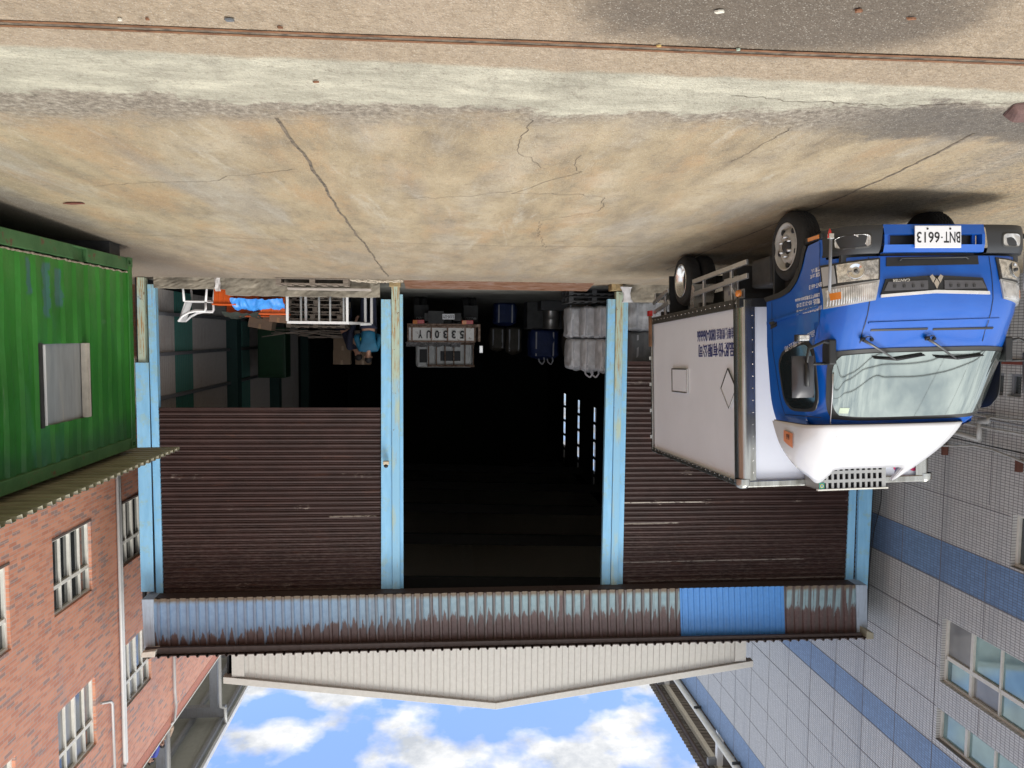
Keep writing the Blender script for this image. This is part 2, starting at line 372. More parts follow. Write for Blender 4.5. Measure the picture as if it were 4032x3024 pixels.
# joints and cracks: thin irregular sheets of dark filler
def crack(pts, w, name, jit=.02, step=.12):
    b = MB(); P = [Vector((x, y)) for x, y in pts]; out = []
    for a, c in zip(P, P[1:]):
        n = max(1, int((c-a).length/step))
        for k in range(n):
            q = a.lerp(c, k/n); nz = mnoise.noise(Vector((q.x*3, q.y*3, w*90))); nz2 = mnoise.noise(Vector((q.x*11, q.y*11, 5)))
            out.append((q+Vector((nz*jit+nz2*jit*.5, nz2*jit)), w*(.55+.9*abs(mnoise.noise(Vector((q.x*7, q.y*7, 2))))+.2)))
    out.append((P[-1], w*.4))
    for i in range(len(out)-1):
        (p, w0), (q, w1) = out[i], out[i+1]; d = (q-p)
        if d.length < 1e-5: continue
        n = Vector((-d.y, d.x)).normalized()
        vs = [p+n*w0/2, p-n*w0/2, q-n*w1/2, q+n*w1/2]
        b.add([(v.x, v.y, gz(v.y)+.0035) for v in vs], [(0, 1, 2, 3)])
    return tag(b.build(name, M['groove']), kind='structure')
crack([(1.0, 4.7), (.97, 5.72), (.99, 7.76), (.94, 10), (.91, 13.4)], .026, 'pavement_joint', .02, .05)
crack([(-3.39, 4.49), (-3.5, 5.47), (-3.54, 6.71), (-3.5, 9.5), (-3.6, 11.6)], .02, 'pavement_joint', .02, .05)
crack([(4.2, 9.2), (1.65, 9.37), (-.92, 9.5), (-3.36, 9.25), (-8, 9.1)], .008, 'pavement_joint', .004)
for c in ([(-.53, 4.51), (-.55, 5.02), (-.58, 5.26), (-.76, 5.66)], [(2.92, 6.68), (2.44, 6.51), (2.01, 6.43), (1.81, 6.37), (1.73, 6.23), (1.09, 5.92)],
          [(-.62, 6.53), (-.86, 6.08), (-1.04, 5.77), (-1, 5.28)], [(-1.35, 9.58), (-1.08, 8.22), (-1.08, 7.77), (-1.52, 7.19), (-1.5, 6.57), (-1.15, 6.51), (-.62, 6.53)],
          [(.33, 6.85), (-.26, 6.69), (-.62, 6.45)], [(-2.15, 5.31), (-2.17, 4.78), (-2.18, 4.5)], [(-1.6, 4.02), (-2.4, 4.07), (-3.2, 3.97)]):
    crack(c, .005, 'pavement_crack', .06, .03)

# ------------------------------------------------------------------ warehouse
FY = 14.4
def post_mat():
    s = N('light_blue_post_paint'); X, Y, Z = s.sep()
    st = s.noise(7, 6, .7, k=(9, 9, .5)); low = s.math('SUBTRACT', 1, s.step(Z, .2, 3.2)); bl = s.noise(5, 6, .7)
    base = s.ramp(s.noise(3, 4, k=(4, 4, .7)), (.3, (.21, .49, .75)), (.7, (.28, .59, .86)))
    col = s.mix(s.math('MULTIPLY', s.step(s.math('ADD', bl, s.math('MULTIPLY', low, .12)), .52, .66), .5), base, (.33, .48, .42))
    col = s.mix(s.math('MULTIPLY', s.step(s.math('ADD', st, s.math('MULTIPLY', low, .09)), .64, .74), .75), col, (.3, .19, .1))
    s.bump(s.noise(30, 4), .12, .01)
    return s.out(col, .5)
def oldpost_mat():
    s = N('rust_stained_post_paint'); X, Y, Z = s.sep()
    st = s.noise(6, 6, .7, k=(8, 8, .45)); low = s.math('SUBTRACT', 1, s.step(Z, .3, 4.2)); bl = s.noise(9, 6, .75)
    base = s.mix(s.step(s.math('ADD', s.noise(1.5, 5, k=(3, 3, .8)), s.math('MULTIPLY', low, .3)), .5, .72), (.25, .52, .74), (.42, .52, .42))
    col = s.mix(s.step(s.math('ADD', st, s.math('MULTIPLY', low, .11)), .6, .72), base, (.36, .2, .07))
    col = s.mix(s.step(s.math('ADD', bl, s.math('MULTIPLY', low, .06)), .66, .72), col, (.16, .07, .03))
    s.bump(bl, .2, .01)
    return s.out(col, .55)
M['post'] = post_mat(); M['oldpost'] = oldpost_mat()
def shutter_mat():
    s = N('brown_shutter'); X, Y, Z = s.sep()
    row = s.math('FLOOR', s.math('DIVIDE', Z, .1018)); rn = s.n('ShaderNodeTexWhiteNoise', noise_dimensions='1D'); s.set(rn.inputs['W'], row)
    ch = s.noise(14, 6, .75, k=(.6, 1, 2)); long_ = s.noise(1.6, 3, .5, vec=s.cmb(s.math('ADD', X, s.math('MULTIPLY', row, 7.3)), row, 0.))
    hi = s.step(Z, 4.2, 6.0)
    col = s.ramp(s.noise(5, 4, k=(.5, 1, 1)), (.3, (.025, .0115, .0095)), (.7, (.042, .019, .016)))
    f = s.math('MULTIPLY', s.step(ch, .5, .62), s.math('MULTIPLY', s.step(long_, .56, .62), s.step(rn.outputs[0], .8, .86)))
    col = s.mix(s.math('MULTIPLY', f, .8), col, (.24, .2, .17))
    col = s.mix(s.math('MULTIPLY', s.math('MULTIPLY', s.step(ch, .46, .6), hi), .5), col, (.115, .085, .075))
    col = s.mix(s.math('MULTIPLY', s.step(s.noise(3, 5, .7, k=(.4, 1, 2.)), .6, .7), .5), col, (.075, .028, .016))
    for (zz, xa, xb, am) in ((AY(2600, 1982, FY).z, -5.4, -3.66, .8), (AY(2600, 2065, FY).z, -4.9, -3.66, .9), (AY(2700, 2215, FY).z, -7.6, -3.66, .55), (AY(2700, 2290, FY).z, -8.6, -3.8, .3), (AY(1400, 2037, FY).z, 1.2, 2.15, .9)):
        g_ = s.math('MULTIPLY', s.step(X, xa, xa+.1), s.math('SUBTRACT', 1, s.step(X, xb-.05, xb)))
        g_ = s.math('MULTIPLY', g_, s.math('SUBTRACT', 1, s.step(s.math('ABSOLUTE', s.math('SUBTRACT', s.math('ADD', Z, s.math('MULTIPLY', X, .0032*0)), zz)), .009, .016)))
        col = s.mix(s.math('MULTIPLY', s.math('MULTIPLY', g_, am), s.step(ch, .38, .5)), col, (.42, .38, .33))
    s.bump(ch, .15, .01)
    return s.out(col, s.math('MULTIPLY_ADD', ch, .3, .4), 0, 0, .35)
M['shutter'] = shutter_mat()
def fascia_mat(p, x0):
    s = N('peeling_blue_fascia'); X, Y, Z = s.sep()
    rib = s.math('FLOOR', s.math('DIVIDE', X, .087)); r2 = s.math('FLOOR', s.math('DIVIDE', X, .0435))
    w1 = s.n('ShaderNodeTexWhiteNoise', noise_dimensions='1D'); s.set(w1.inputs['W'], rib)
    t = s.math('DIVIDE', s.math('SUBTRACT', Z, s.math('MULTIPLY_ADD', X, -.005, 6.09)), 1.03)
    # how far up the old blue still shows, higher towards +x
    lim = s.math('ADD', s.math('MULTIPLY', s.step(X, -1., 5.5), .3), .44)
    lim = s.math('ADD', lim, s.math('MULTIPLY', s.math('SUBTRACT', w1.outputs[0], .5), .1))
    fr = s.math('FRACT', s.math('DIVIDE', s.math('SUBTRACT', x0+50*p, X), p)); flat = s.math('ABSOLUTE', s.math('SUBTRACT', s.math('FRACT', s.math('ADD', fr, .5)), .5))
    rowi = s.math('FLOOR', s.math('ADD', s.math('DIVIDE', s.math('SUBTRACT', x0+50*p, X), p), .5)); w2 = s.n('ShaderNodeTexWhiteNoise', noise_dimensions='1D'); s.set(w2.inputs['W'], rowi)
    jag = s.math('MULTIPLY', s.math('SUBTRACT', s.noise(2., 3, .7, vec=s.cmb(s.math('MULTIPLY', X, 9.), 0., s.math('MULTIPLY', Z, 1.6))), .5), .55)
    jag = s.math('ADD', jag, s.math('MULTIPLY', s.math('SUBTRACT', flat, .2), s.math('MULTIPLY_ADD', w2.outputs[0], .8, -.05)))
    jag = s.math('ADD', jag, s.math('MULTIPLY', s.math('SUBTRACT', w2.outputs[0], .5), .08))
    v = s.math('SUBTRACT', s.math('ADD', lim, jag), t)
    blue_f = s.math('MULTIPLY', s.step(v, -.03, .05), s.step(s.math('ADD', t, s.math('MULTIPLY', jag, .1)), .015, .06))
    gap = s.step(s.noise(1., 2, .5, vec=s.cmb(s.math('MULTIPLY', X, 6.), 3., 0.)), .38, .44)
    blue_f = s.math('MULTIPLY', blue_f, s.math('MAXIMUM', gap, s.step(X, 0., 2.)))
    blue_c = s.mix(s.step(X, -2., 4.), s.ramp(s.noise(9, 5), (.3, (.2, .3, .34)), (.7, (.27, .38, .42))), s.ramp(s.noise(9, 5), (.3, (.17, .26, .41)), (.7, (.22, .33, .48))))
    edge = s.step(v, .16, .0)
    brown = s.ramp(s.noise(16, 6, .7), (.3, (.085, .05, .048)), (.6, (.125, .08, .076)), (.8, (.16, .11, .1)))
    col = s.mix(blue_f, brown, blue_c)
    col = s.mix(s.math('MULTIPLY', s.math('SUBTRACT', 1, s.step(t, .04, .1)), .5), col, (.2, .17, .1))
    ribm = s.math('SUBTRACT', 1, s.step(s.math('ABSOLUTE', s.math('SUBTRACT', fr, .5)), .13, .2))
    col = s.mix(s.math('MULTIPLY', ribm, s.math('MULTIPLY_ADD', s.step(X, -1., 3.), -.45, .8)), col, (.1, .075, .07))
    s.bump(s.noise(30, 4), .1, .01)
    return s.out(col, .45)
M['newblue'] = streaked('bright_blue_sheet', (.075, .25, .6), (.08, .16, .3), .35, .4)
M['beige'] = streaked('beige_sheet', (.56, .545, .50), (.45, .42, .37), .15, .45)
M['darkeave'] = streaked('brown_eave', (.07, .05, .045), (.025, .02, .018), .7, .6)
M['concrete'] = simple('old_concrete', (.24, .215, .17), .9, var=.5, sc=4, bump=.6, bsc=25)
M['wallsheet'] = streaked('grey_wall_sheet', (.42, .39, .37), (.22, .12, .08), .5, .5, sc=2.2)
M['greensheet'] = streaked('green_wall_sheet', (.02, .16, .13), (.02, .05, .04), .4, .5)
M['greencol'] = streaked('dark_green_column', (.035, .09, .085), (.02, .03, .03), .5, .6)
M['girt'] = streaked('grey_girt', (.22, .23, .25), (.12, .07, .05), .5, .5)
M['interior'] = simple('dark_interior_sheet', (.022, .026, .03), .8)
M['paleold'] = streaked('faded_corner_trim', (.38, .46, .56), (.1, .08, .08), .7, .5, sc=5)
wh = empty('warehouse', (0, 16, 0)); tag(wh, 'light blue steel framed warehouse with brown roller shutters and a beige gable', 'warehouse')
# columns and shutter guides: picture corners on the facade plane
def upright(name, mat, a, b, w0, w1, d=.12, y=FY, off=0, bev=.006):
    # a=(px,py) bottom of one edge, b top; widths in picture px
    q = [AY(a[0], a[1], y), AY(a[0]+w0, a[1], y), AY(b[0]+w1, b[1], y), AY(b[0], b[1], y)]
    q[0].z = q[1].z = (q[0].z+q[1].z)/2
    return MB().slab([p+Vector((0, off, 0)) for p in q], (0, d, 0)).build(name, mat, wh, bev)
upright('column', M['oldpost'], (537, 1091), (562, 2330), 29, 28, .2)
upright('cover_plate', M['post'], (535, 1427), (558, 2328), 52, 50, .03, off=-.035)
upright('guide_rail', M['post'], (575, 1118), (611, 2352), 31, 27, .14, off=.05)
for k, (a, b, w0, w1, mt, nm, of) in enumerate([((1500, 1178), (1500, 2325), 40, 44, M['post'], 'guide_rail', .03), ((1541, 1120), (1545, 2333), 32, 30, M['oldpost'], 'column', 0), ((1573, 1158), (1575, 2331), 12, 13, M['post'], 'guide_rail', .06),
        ((2395, 1177), (2370, 2312), 31, 34, M['post'], 'guide_rail', .03), ((2427, 1148), (2405, 2318), 29, 28, M['oldpost'], 'column', 0), ((2457, 1187), (2434, 2316), 20, 20, M['post'], 'guide_rail', .05),
        ((3386, 1150), (3335, 2296), 20, 30, M['post'], 'guide_rail', .05), ((3412, 1140), (3372, 2320), 64, 44, M['post'], 'column', 0)]):
    upright(nm, mt, a, b, w0, w1, .16 if nm == 'column' else .12, off=of)
for a, w, h in (((1532, 1104), 44, 24), ((2409, 1122), 44, 22)):
    q = [AY(a[0], a[1], FY-.05), AY(a[0]+w, a[1], FY-.05), AY(a[0]+w, a[1]+h, FY-.05), AY(a[0], a[1]+h, FY-.05)]
    q[0].z -= .03; q[1].z -= .03
    MB().slab(q, (0, .3, 0)).build('base_block', simple('yellowed_steel', (.33, .24, .12), .7, var=.4, sc=12), wh, .008)
# corrugated shutters
def slat_profile():
    # one slat, height .1018: convex with a hem groove
    return [(0, .0), (.006, -.012), (.018, -.012), (.026, -.004), (.034, -.012), (.05, -.022), (.07, -.022), (.086, -.012), (.094, -.004), (.1018, 0)]
def shutter(x0, x1, z0, z1, ragged=False):
    b = MB(); n = int(round((z1-z0)/.1018)); pr = slat_profile(); seg = 14
    rows = []
    for k in range(n):
        for (dz, dy) in pr[:-1]: rows.append((z0+k*.1018+dz, dy))
    rows.append((z0+n*.1018, 0))
    def P(i, j):
        z, dy = rows[j]; x = x0+(x1-x0)*i/seg
        zz = z-.0032*(x-x0)+(.004*mnoise.noise(Vector((x*.9, z*.7, 3))))
        return Vector((x, FY+.1+dy+.012*mnoise.noise(Vector((x*.6, z*.5, 9))), zz))
    base = len(b.v)
    for j in range(len(rows)):
        for i in range(seg+1): b.v.append(P(i, j))
    for j in range(len(rows)-1):
        for i in range(seg):
            a = base+j*(seg+1)+i; b.f.append([a, a+1, a+seg+2, a+seg+1]); b.sm.append(False)
    o = b.build('roller_shutter', M['shutter'], wh, normals=False)
    bb = MB().box((x0, FY+.07, z0-.05-.0016*(x1-x0)), (x1, FY+.11, z0-.002-.0016*(x1-x0))); bb.build('bottom_bar', M['shutter'], o)
    return o
shutter(1.14, 5.34, 2.545, 6.2)
shutter(-8.72, -3.62, 1.62, 6.2)
# fascia
def ribbed(bl, br, tr, tl, pitch, depth, duty=.3, both=None, out=(0, -1, 0)):
    b = MB(); bl, br, tr, tl = map(Vector, (bl, br, tr, tl)); L = (br-bl).length; n = int(L/pitch); o_ = Vector(out)
    us = []
    for k in range(n+1):
        for f, dd in ((0, 0), (.5-duty/2-.06, 0), (.5-duty/2+.04, depth), (.5+duty/2-.04, depth), (.5+duty/2+.06, 0)):
            u = (k+f)/n if n else 0
            if u <= 1: us.append((u, dd))
    for (u, d) in us: b.v += [bl.lerp(br, u)+o_*d, tl.lerp(tr, u)+o_*d]
    for i in range(len(us)-1): b.f.append([2*i, 2*i+2, 2*i+3, 2*i+1]); b.sm.append(False)
    return b
YF = 14.12
fb = lambda px, py: AY(px, py, YF)
A0 = fb(606, 2358); A1 = fb(3372, 2302); T1 = fb(3378, 2506); T0 = fb(612, 2566)
def fa_(u, v): return A0.lerp(A1, u).lerp(T0.lerp(T1, u), v)
fa = fa_; u0, u1 = .732, .885   # the newer blue patch
_n = int((fa(u0, 0)-fa(0, 0)).length/.1735); M['fascia'] = fascia_mat((fa(0, 0).x-fa(u0, 0).x)/_n, fa(0, 0).x)
ribbed(fa(0, 0), fa(u0, 0), fa(u0, 1), fa(0, 1), .1735, .034).build('fascia_sheet', M['fascia'], wh)
ribbed(fa(u1, 0), fa(1, 0), fa(1, 1), fa(u1, 1), .1735, .034).build('fascia_sheet', M['fascia'], wh)
ribbed(fa(u0-.002, -.005)+Vector((0, -.014, 0)), fa(u1+.002, -.005)+Vector((0, -.014, 0)), fa(u1+.002, 1)+Vector((0, -.014, 0)), fa(u0-.002, 1)+Vector((0, -.014, 0)), .12, .02).build('fascia_sheet', M['newblue'], wh)['label'] = 'newer bright blue fascia sheet'
for (a, b_, w) in (((560, 2358), (570, 2552), 46), ((3368, 2302), (3372, 2512), 44)):
    q = [fb(*a), fb(a[0]+w, a[1]), fb(b_[0]+w-4, b_[1]), fb(*b_)]
    MB().slab([p+Vector((0, -.03, 0)) for p in q], (0, .5, 0)).build('corner_trim', M['paleold'], wh, .006)
# backing and soffit of the fascia
MB().hexa([fa(0, 0)+Vector((0, .03, 0)), fa(1, 0)+Vector((0, .03, 0)), fa(1, 1)+Vector((0, .03, 0)), fa(0, 1)+Vector((0, .03, 0)), fa(0, 0)+Vector((0, .3, 0)), fa(1, 0)+Vector((0, .3, 0)), fa(1, 1)+Vector((0, .3, 0)), fa(0, 1)+Vector((0, .3, 0))]).build('lintel_beam', M['darkeave'], wh)
# lean-to roof with its corrugated edge and gutter board
E0 = AY(565, 2588, 13.85); E1 = AY(3420, 2512, 13.85)
b = MB(); n = 81
prof = [(0, 0), (.34, 0), (.42, .035), (.58, .035), (.66, 0)]
us = [((k+f)/n, h) for k in range(n) for f, h in prof]+[(1, 0)]
slope = Vector((0, 3.1, .42))
for (u, h) in us:
    p = E0.lerp(E1, u)+Vector((0, 0, h)); b.v += [p, p+slope, p-Vector((0, 0, .012)), p+slope-Vector((0, 0, .012))]
for i in range(len(us)-1):
    a = 4*i; c = a+4
    b.f += [[a, c, c+1, a+1], [a+2, a+3, c+3, c+2], [a, a+2, c+2, c]]; b.sm += [False]*3
b.build('lean_to_roof', M['darkeave'], wh, normals=False)
g0 = E0+Vector((.0, .08, -.015)); g1 = E1+Vector((.1, .08, -.015))
MB().slab([g0-Vector((0, 0, .12)), g1-Vector((0, 0, .05)), g1, g0], (0, .06, 0)).build('eave_board', M['darkeave'], wh)
MB().slab([E0+Vector((.02, -.02, -.1)), E0+Vector((-.22, -.02, -.12)), E0+Vector((-.2, -.02, .0)), E0+Vector((.04, -.02, -.0))], (0, .25, 0)).build('gutter_end', simple('faded_cream_metal', (.6, .55, .48), .6, var=.2), wh, .01)
MB().slab([E1+Vector((.05, -.02, -.16)), E1+Vector((-.1, -.02, -.1)), E1+Vector((-.1, -.02, .02)), E1+Vector((.05, -.02, .02))], (0, .3, 0)).build('gutter_end', simple('faded_olive_metal', (.32, .3, .22), .6, var=.2), wh, .01)
# beige gable
GY = 16.6
gl = AY(915, 2662, GY); gr_ = AY(2934, 2600, GY); ap = AY(1951, 2766, GY)
zb = 7.3; b = MB(); pitch = .1465; n = int((gl.x-gr_.x)/pitch)
def gtop(x): return ap.z+(gl.z-ap.z)*(x-ap.x)/(gl.x-ap.x) if x > ap.x else ap.z+(gr_.z-ap.z)*(x-ap.x)/(gr_.x-ap.x)
pts = []
for k in range(n+1):
    for f, dd in ((0, 0), (.42, 0), (.47, .02), (.53, .02), (.58, 0)):
        x = gr_.x+(k+f)*(gl.x-gr_.x)/(n+1); pts.append((x, dd))
pts.append((gl.x, 0))
for x, dd in pts: b.v += [Vector((x, GY-dd, zb)), Vector((x, GY-dd, gtop(x)))]
for i in range(len(pts)-1): b.f.append([2*i, 2*i+2, 2*i+3, 2*i+1]); b.sm.append(False)
b.build('gable_sheet', M['beige'], wh)
for a, c in ((AY(882, 2660, GY), AY(1951.5, 2763, GY)), (AY(2962, 2597, GY), AY(1951.5, 2763, GY))):
    h = Vector((0, 0, .155))
    MB().slab([a+Vector((0, -.07, 0)), c+Vector((0, -.07, 0)), c+Vector((0, -.07, .15)), a+Vector((0, -.07, .15))], (0, .2, 0)).build('barge_board', M['beige'], wh, .006)
for x, s_ in ((gl.x, -1), (gr_.x, 1)):
    MB().box((x, GY-.04, zb), (x+s_*.27, GY-.022, gtop(x)+.0)).build('corner_trim', M['beige'], wh)
# main roof running back, side walls, end wall and floor
b = MB()
pk = (ap.x, ap.z+.1)
for x0, z0 in ((gl.x+.15, gl.z+.1), (gr_.x-.15, gr_.z+.1)):
    b.hexa([(x0, GY+.14, z0-.05), (pk[0], GY+.14, pk[1]-.05), (pk[0], GY+.14, pk[1]+.01), (x0, GY+.14, z0+.01), (x0, 46, z0-.05), (pk[0], 46, pk[1]-.05), (pk[0], 46, pk[1]+.01), (x0, 46, z0+.01)])
b.build('main_roof', M['beige'], wh)
XR = 5.62; XL = -9.05; XH = -6.7
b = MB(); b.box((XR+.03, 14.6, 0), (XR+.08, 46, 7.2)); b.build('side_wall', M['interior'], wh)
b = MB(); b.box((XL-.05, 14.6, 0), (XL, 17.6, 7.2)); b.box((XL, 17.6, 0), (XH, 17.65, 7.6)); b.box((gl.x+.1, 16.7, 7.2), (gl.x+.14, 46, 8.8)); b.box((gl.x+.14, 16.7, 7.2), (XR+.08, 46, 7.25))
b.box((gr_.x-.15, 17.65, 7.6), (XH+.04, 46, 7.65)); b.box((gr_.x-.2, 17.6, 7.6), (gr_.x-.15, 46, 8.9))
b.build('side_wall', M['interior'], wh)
# hall side wall with three slit windows in five lights each
slits = [(31.2, 31.75), (34.95, 35.5), (38.9, 39.6)]
holes = []
for y0, y1 in slits:
    for k in range(5):
        z0 = 4.15+k*.76; holes.append((y0-17.65, y1-17.65, z0, z0+.64))
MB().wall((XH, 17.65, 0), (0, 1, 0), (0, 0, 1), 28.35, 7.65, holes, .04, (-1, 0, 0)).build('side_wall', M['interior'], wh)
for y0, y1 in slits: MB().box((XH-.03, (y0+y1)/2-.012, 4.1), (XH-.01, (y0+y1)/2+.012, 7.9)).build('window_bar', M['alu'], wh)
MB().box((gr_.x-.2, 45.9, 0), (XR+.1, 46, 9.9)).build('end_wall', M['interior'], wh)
s = N('hall_floor'); s.bump(s.noise(12, 5), .1, .01)
tag(MB().box((XL, 14.95, .041), (XR, 45.9, .05)).build('warehouse_floor', s.out(s.ramp(s.noise(1.2, 6, .65), (.3, (.09, .09, .08)), (.7, (.22, .22, .2))), .55)), kind='structure')
# inner right wall: grey and green corrugated sheets, girts and columns seen in the right bay
def inner(y0, y1, mt):
    b = MB(); n = max(1, int((y1-y0)/.105)); us = []
    for k in range(n):
        for f, dd in ((0, 0), (.25, 0), (.4, .05), (.55, .05), (.7, 0)): us.append((y0+(k+f)*(y1-y0)/n, dd))
    us.append((y1, 0))
    for y, dd in us: b.v += [Vector((XR-dd, y, .2)), Vector((XR-dd, y, 7.1))]
    for i in range(len(us)-1): b.f.append([2*i, 2*i+1, 2*i+3, 2*i+2]); b.sm.append(False)
    b.build('wall_sheet', mt, wh)
inner(14.6, 16.3, M['wallsheet']); inner(16.3, 17.45, M['greensheet']); inner(17.45, 20.1, M['wallsheet']); inner(21.7, 22.5, M['greensheet']); inner(22.5, 25, M['wallsheet']); inner(25.9, 26.6, M['greensheet']); inner(26.6, 30, M['wallsheet'])
for y in (20.35, 25.4, 31): MB().box((XR-.3, y-.2, .04), (XR+.02, y+.2, 7.1)).build('inner_column', M['greencol'], wh, .01)
for z in (.69, 1.5, 2.38, 3.6, 5.0):
    MB().box((XR-.13, 14.62, z-.03), (XR-.035, 20.15, z+.04)).build('girt', M['girt'], wh, .005)
    MB().box((XR-.13, 20.55, z-.03), (XR-.035, 25.2, z+.04)).build('girt', M['girt'], wh, .005)
for y in (18, 22, 26, 30, 34): MB().bar((XR, y, 7.0), (XH, y, 7.4), .18, .3).build('roof_beam', M['interior'], wh)
# dwarf walls
def rough_wall(x0, x1, z1, y0=14.42, y1=14.62, name='dwarf_wall'):
    nx = int((x1-x0)/.07)
    def f(u, v):
        x = x0+(x1-x0)*u
        nz = mnoise.noise(Vector((x*4, v*3, z1*9))); n2 = mnoise.noise(Vector((x*15, v*11, 2)))
        if v < .8:
            t = v/.8; return (x, y0-.015*nz-.012*n2, .0+(z1-.0)*t+(.012*nz+.01*n2)*(t > .99))
        t = (v-.8)/.2; return (x, y0+(y1-y0)*t-.015*nz*(1-t), z1+.012*nz+.01*n2)
    MB().grid(f, nx, 10, False).build(name, M['concrete'], wh)
rough_wall(4.0, 5.3, .245); rough_wall(1.14, 4.0, .358, 14.4, 14.66); rough_wall(-8.6, -3.62, .385)
# ------------------------------------------------------------------ grey tiled building
GX = -9.4
def tile_mat(name, c, mort, var=.06, streak=(.25, .26, .27)):
    s = N(name); X, Y, Z = s.sep(); v = s.cmb(Y, Z)
    bt = s.n('ShaderNodeTexBrick', offset=0); s.set(bt.inputs[0], v); bt.inputs['Scale'].default_value = 1
    bt.inputs['Brick Width'].default_value = .098; bt.inputs['Row Height'].default_value = .048; bt.inputs['Mortar Size'].default_value = .0056; bt.inputs['Mortar Smooth'].default_value = .1
    s.set(bt.inputs['Color1'], tuple(x*(1-var) for x in c)); s.set(bt.inputs['Color2'], tuple(x*(1+var) for x in c)); s.set(bt.inputs['Mortar'], mort)
    st = s.step(s.noise(1.2, 6, .65, k=(1, 2.2, .12)), .5, .72)
    col = s.mix(s.math('MULTIPLY', st, .5), bt.outputs[0], streak)
    s.bump(s.math('SUBTRACT', 1, bt.outputs['Fac']), .3, .004)
    return s.out(col, .35)
M['gtile'] = tile_mat('grey_mosaic_tile', (.54, .535, .52), (.17, .165, .16)); M['btile'] = tile_mat('blue_mosaic_tile', (.17, .27, .44), (.1, .13, .19), .12, (.12, .17, .27))
M['soot'] = simple('sooty_sill', (.16, .12, .1), .8)
M['whitesash'] = streaked('white_sash', (.86, .84, .76), (.4, .36, .28), .4, .45, sc=4)
M['joint'] = simple('joint_sealant', (.16, .155, .17), .8)
M['sash'] = streaked('cream_aluminium_sash', (.62, .6, .54), (.3, .27, .2), .5, .45, sc=4)
s = N('teal_window_glass'); M['gteal'] = s.out(s.ramp(s.noise(.9, 3), (.35, (.12, .2, .22)), (.65, (.3, .46, .46))), .06, .35, 1.)
s = N('grey_window_glass'); M['ggrey'] = s.out(s.ramp(s.noise(.9, 3), (.35, (.16, .165, .17)), (.65, (.3, .3, .29))), .25, .1, .6)
s = N('dark_window_glass'); M['gdark'] = s.out(s.ramp(s.noise(1.4, 3), (.35, (.02, .03, .035)), (.65, (.09, .1, .1))), .06, .3, 1.)
gb = empty('tiled_building', (GX, 14, 0)); tag(gb, 'tall grey mosaic tiled building with blue bands and teal windows', 'building')
GTOP = 14.4
bands = [(4.84, 5.6), (8.77, 9.43), (13.49, GTOP)]
wins = [(7.9, 12.7, 6.26, 7.5), (7.9, 12.74, 8.02, 8.64), (7.5, 11.15, 3.92, 4.8), (15.3, 16.6, 4.1, 4.82), (11.12, 11.42, 1.62, 2.0), (11.5, 11.8, 1.62, 2.0), (10.7, 11.04, 1.62, 2.0), (10.3, 10.62, 1.62, 2.0), (7.9, 12.7, 10.9, 12.1)]
yA, yB = 6.5, 44
zs = [-.5]+[q for bd in bands for q in bd]
segs = [(-.5, 4.84, 'gtile'), (4.84, 5.6, 'btile'), (5.6, 8.77, 'gtile'), (8.77, 9.43, 'btile'), (9.43, 13.49, 'gtile'), (13.49, GTOP, 'btile')]
for z0, z1, mt in segs:
    hs = [(a-yA, b_-yA, max(c, z0)-z0, min(d_, z1)-z0) for a, b_, c, d_ in wins if c < z1 and d_ > z0]
    MB().wall((GX, yA, z0), (0, 1, 0), (0, 0, 1), yB-yA, z1-z0, hs, .16, (-1, 0, 0)).build('wall' if mt == 'gtile' else 'blue_band', M[mt], gb, normals=False)
jm = MB()
k = 0; y = 11.68-1.155*9
while y < 40:
    if 7.9 < y < 12.7: 
        for z0, z1 in ((-.5, 3.9), (4.82, 6.26), (7.52, 8.0), (8.66, 10.9), (12.1, GTOP)): jm.box((GX, y-.006, z0), (GX+.004, y+.006, z1))
    else: jm.box((GX, y-.006, -.5), (GX+.004, y+.006, GTOP))
    y += 1.155
for z in (3.98, 4.84, 5.6, 6.45, 7.25, 8.01, 8.77, 9.43, 10.24, 11.04, 11.85, 12.66, 13.49):
    y0 = 12.76 if 6.3 < z < 8.5 or z > 11 and z < 12 else yA
    if z in (3.98,): y0 = 11.2
    jm.box((GX+.0002, y0, z-.007), (GX+.0045, yB, z+.007))
jm.build('expansion_joint', M['joint'], gb)
def sash_window(parent, x, nd, y0, y1, z0, z1, n, trans, glasses, inset=.1, fr=.05, matf='sash', pair=2):
    # x: wall plane; nd: direction of the outside (+1/-1)
    xi = x-nd*inset
    f = MB()
    def fb_(a, b_, c, d_, t=.05): f.box((xi-nd*t, a, c), (xi+nd*.02, b_, d_))
    fb_(y0, y1, z0, z0+fr); fb_(y0, y1, z1-fr, z1); fb_(y0, y0+fr, z0+fr, z1-fr); fb_(y1-fr, y1, z0+fr, z1-fr)
    w = (y1-y0)/n
    for k in range(1, n):
        ww = fr*.75 if k % pair else fr*1.3
        fb_(y0+k*w-ww/2, y0+k*w+ww/2, z0+fr, z1-fr)
    if trans: 
        for k in range(n): fb_(y0+k*w+fr*.6, y0+(k+1)*w-fr*.6, trans-fr*.8, trans+fr*.8)
    W_ = f.build('window', M[matf], parent, .004)
    for k in range(n):
        rows = [(z0+fr, trans-fr*.8), (trans+fr*.8, z1-fr)] if trans else [(z0+fr, z1-fr)]
        for r_, (a, c) in enumerate(rows):
            g = glasses[(k*len(rows)+r_) % len(glasses)]; of = .012 if k % 2 else 0
            MB().box((xi-nd*(.02+of), y0+k*w+.01, a), (xi-nd*(.026+of), y0+(k+1)*w-.01, c)).build('pane', M[g], W_)
    return W_
sash_window(gb, GX, 1, 7.9, 12.7, 6.26, 7.5, 7, 7.02, ['gteal', 'gteal', 'gteal', 'ggrey', 'ggrey', 'gteal', 'gteal', 'gteal', 'gteal', 'gteal', 'gteal', 'ggrey', 'ggrey', 'gteal'])
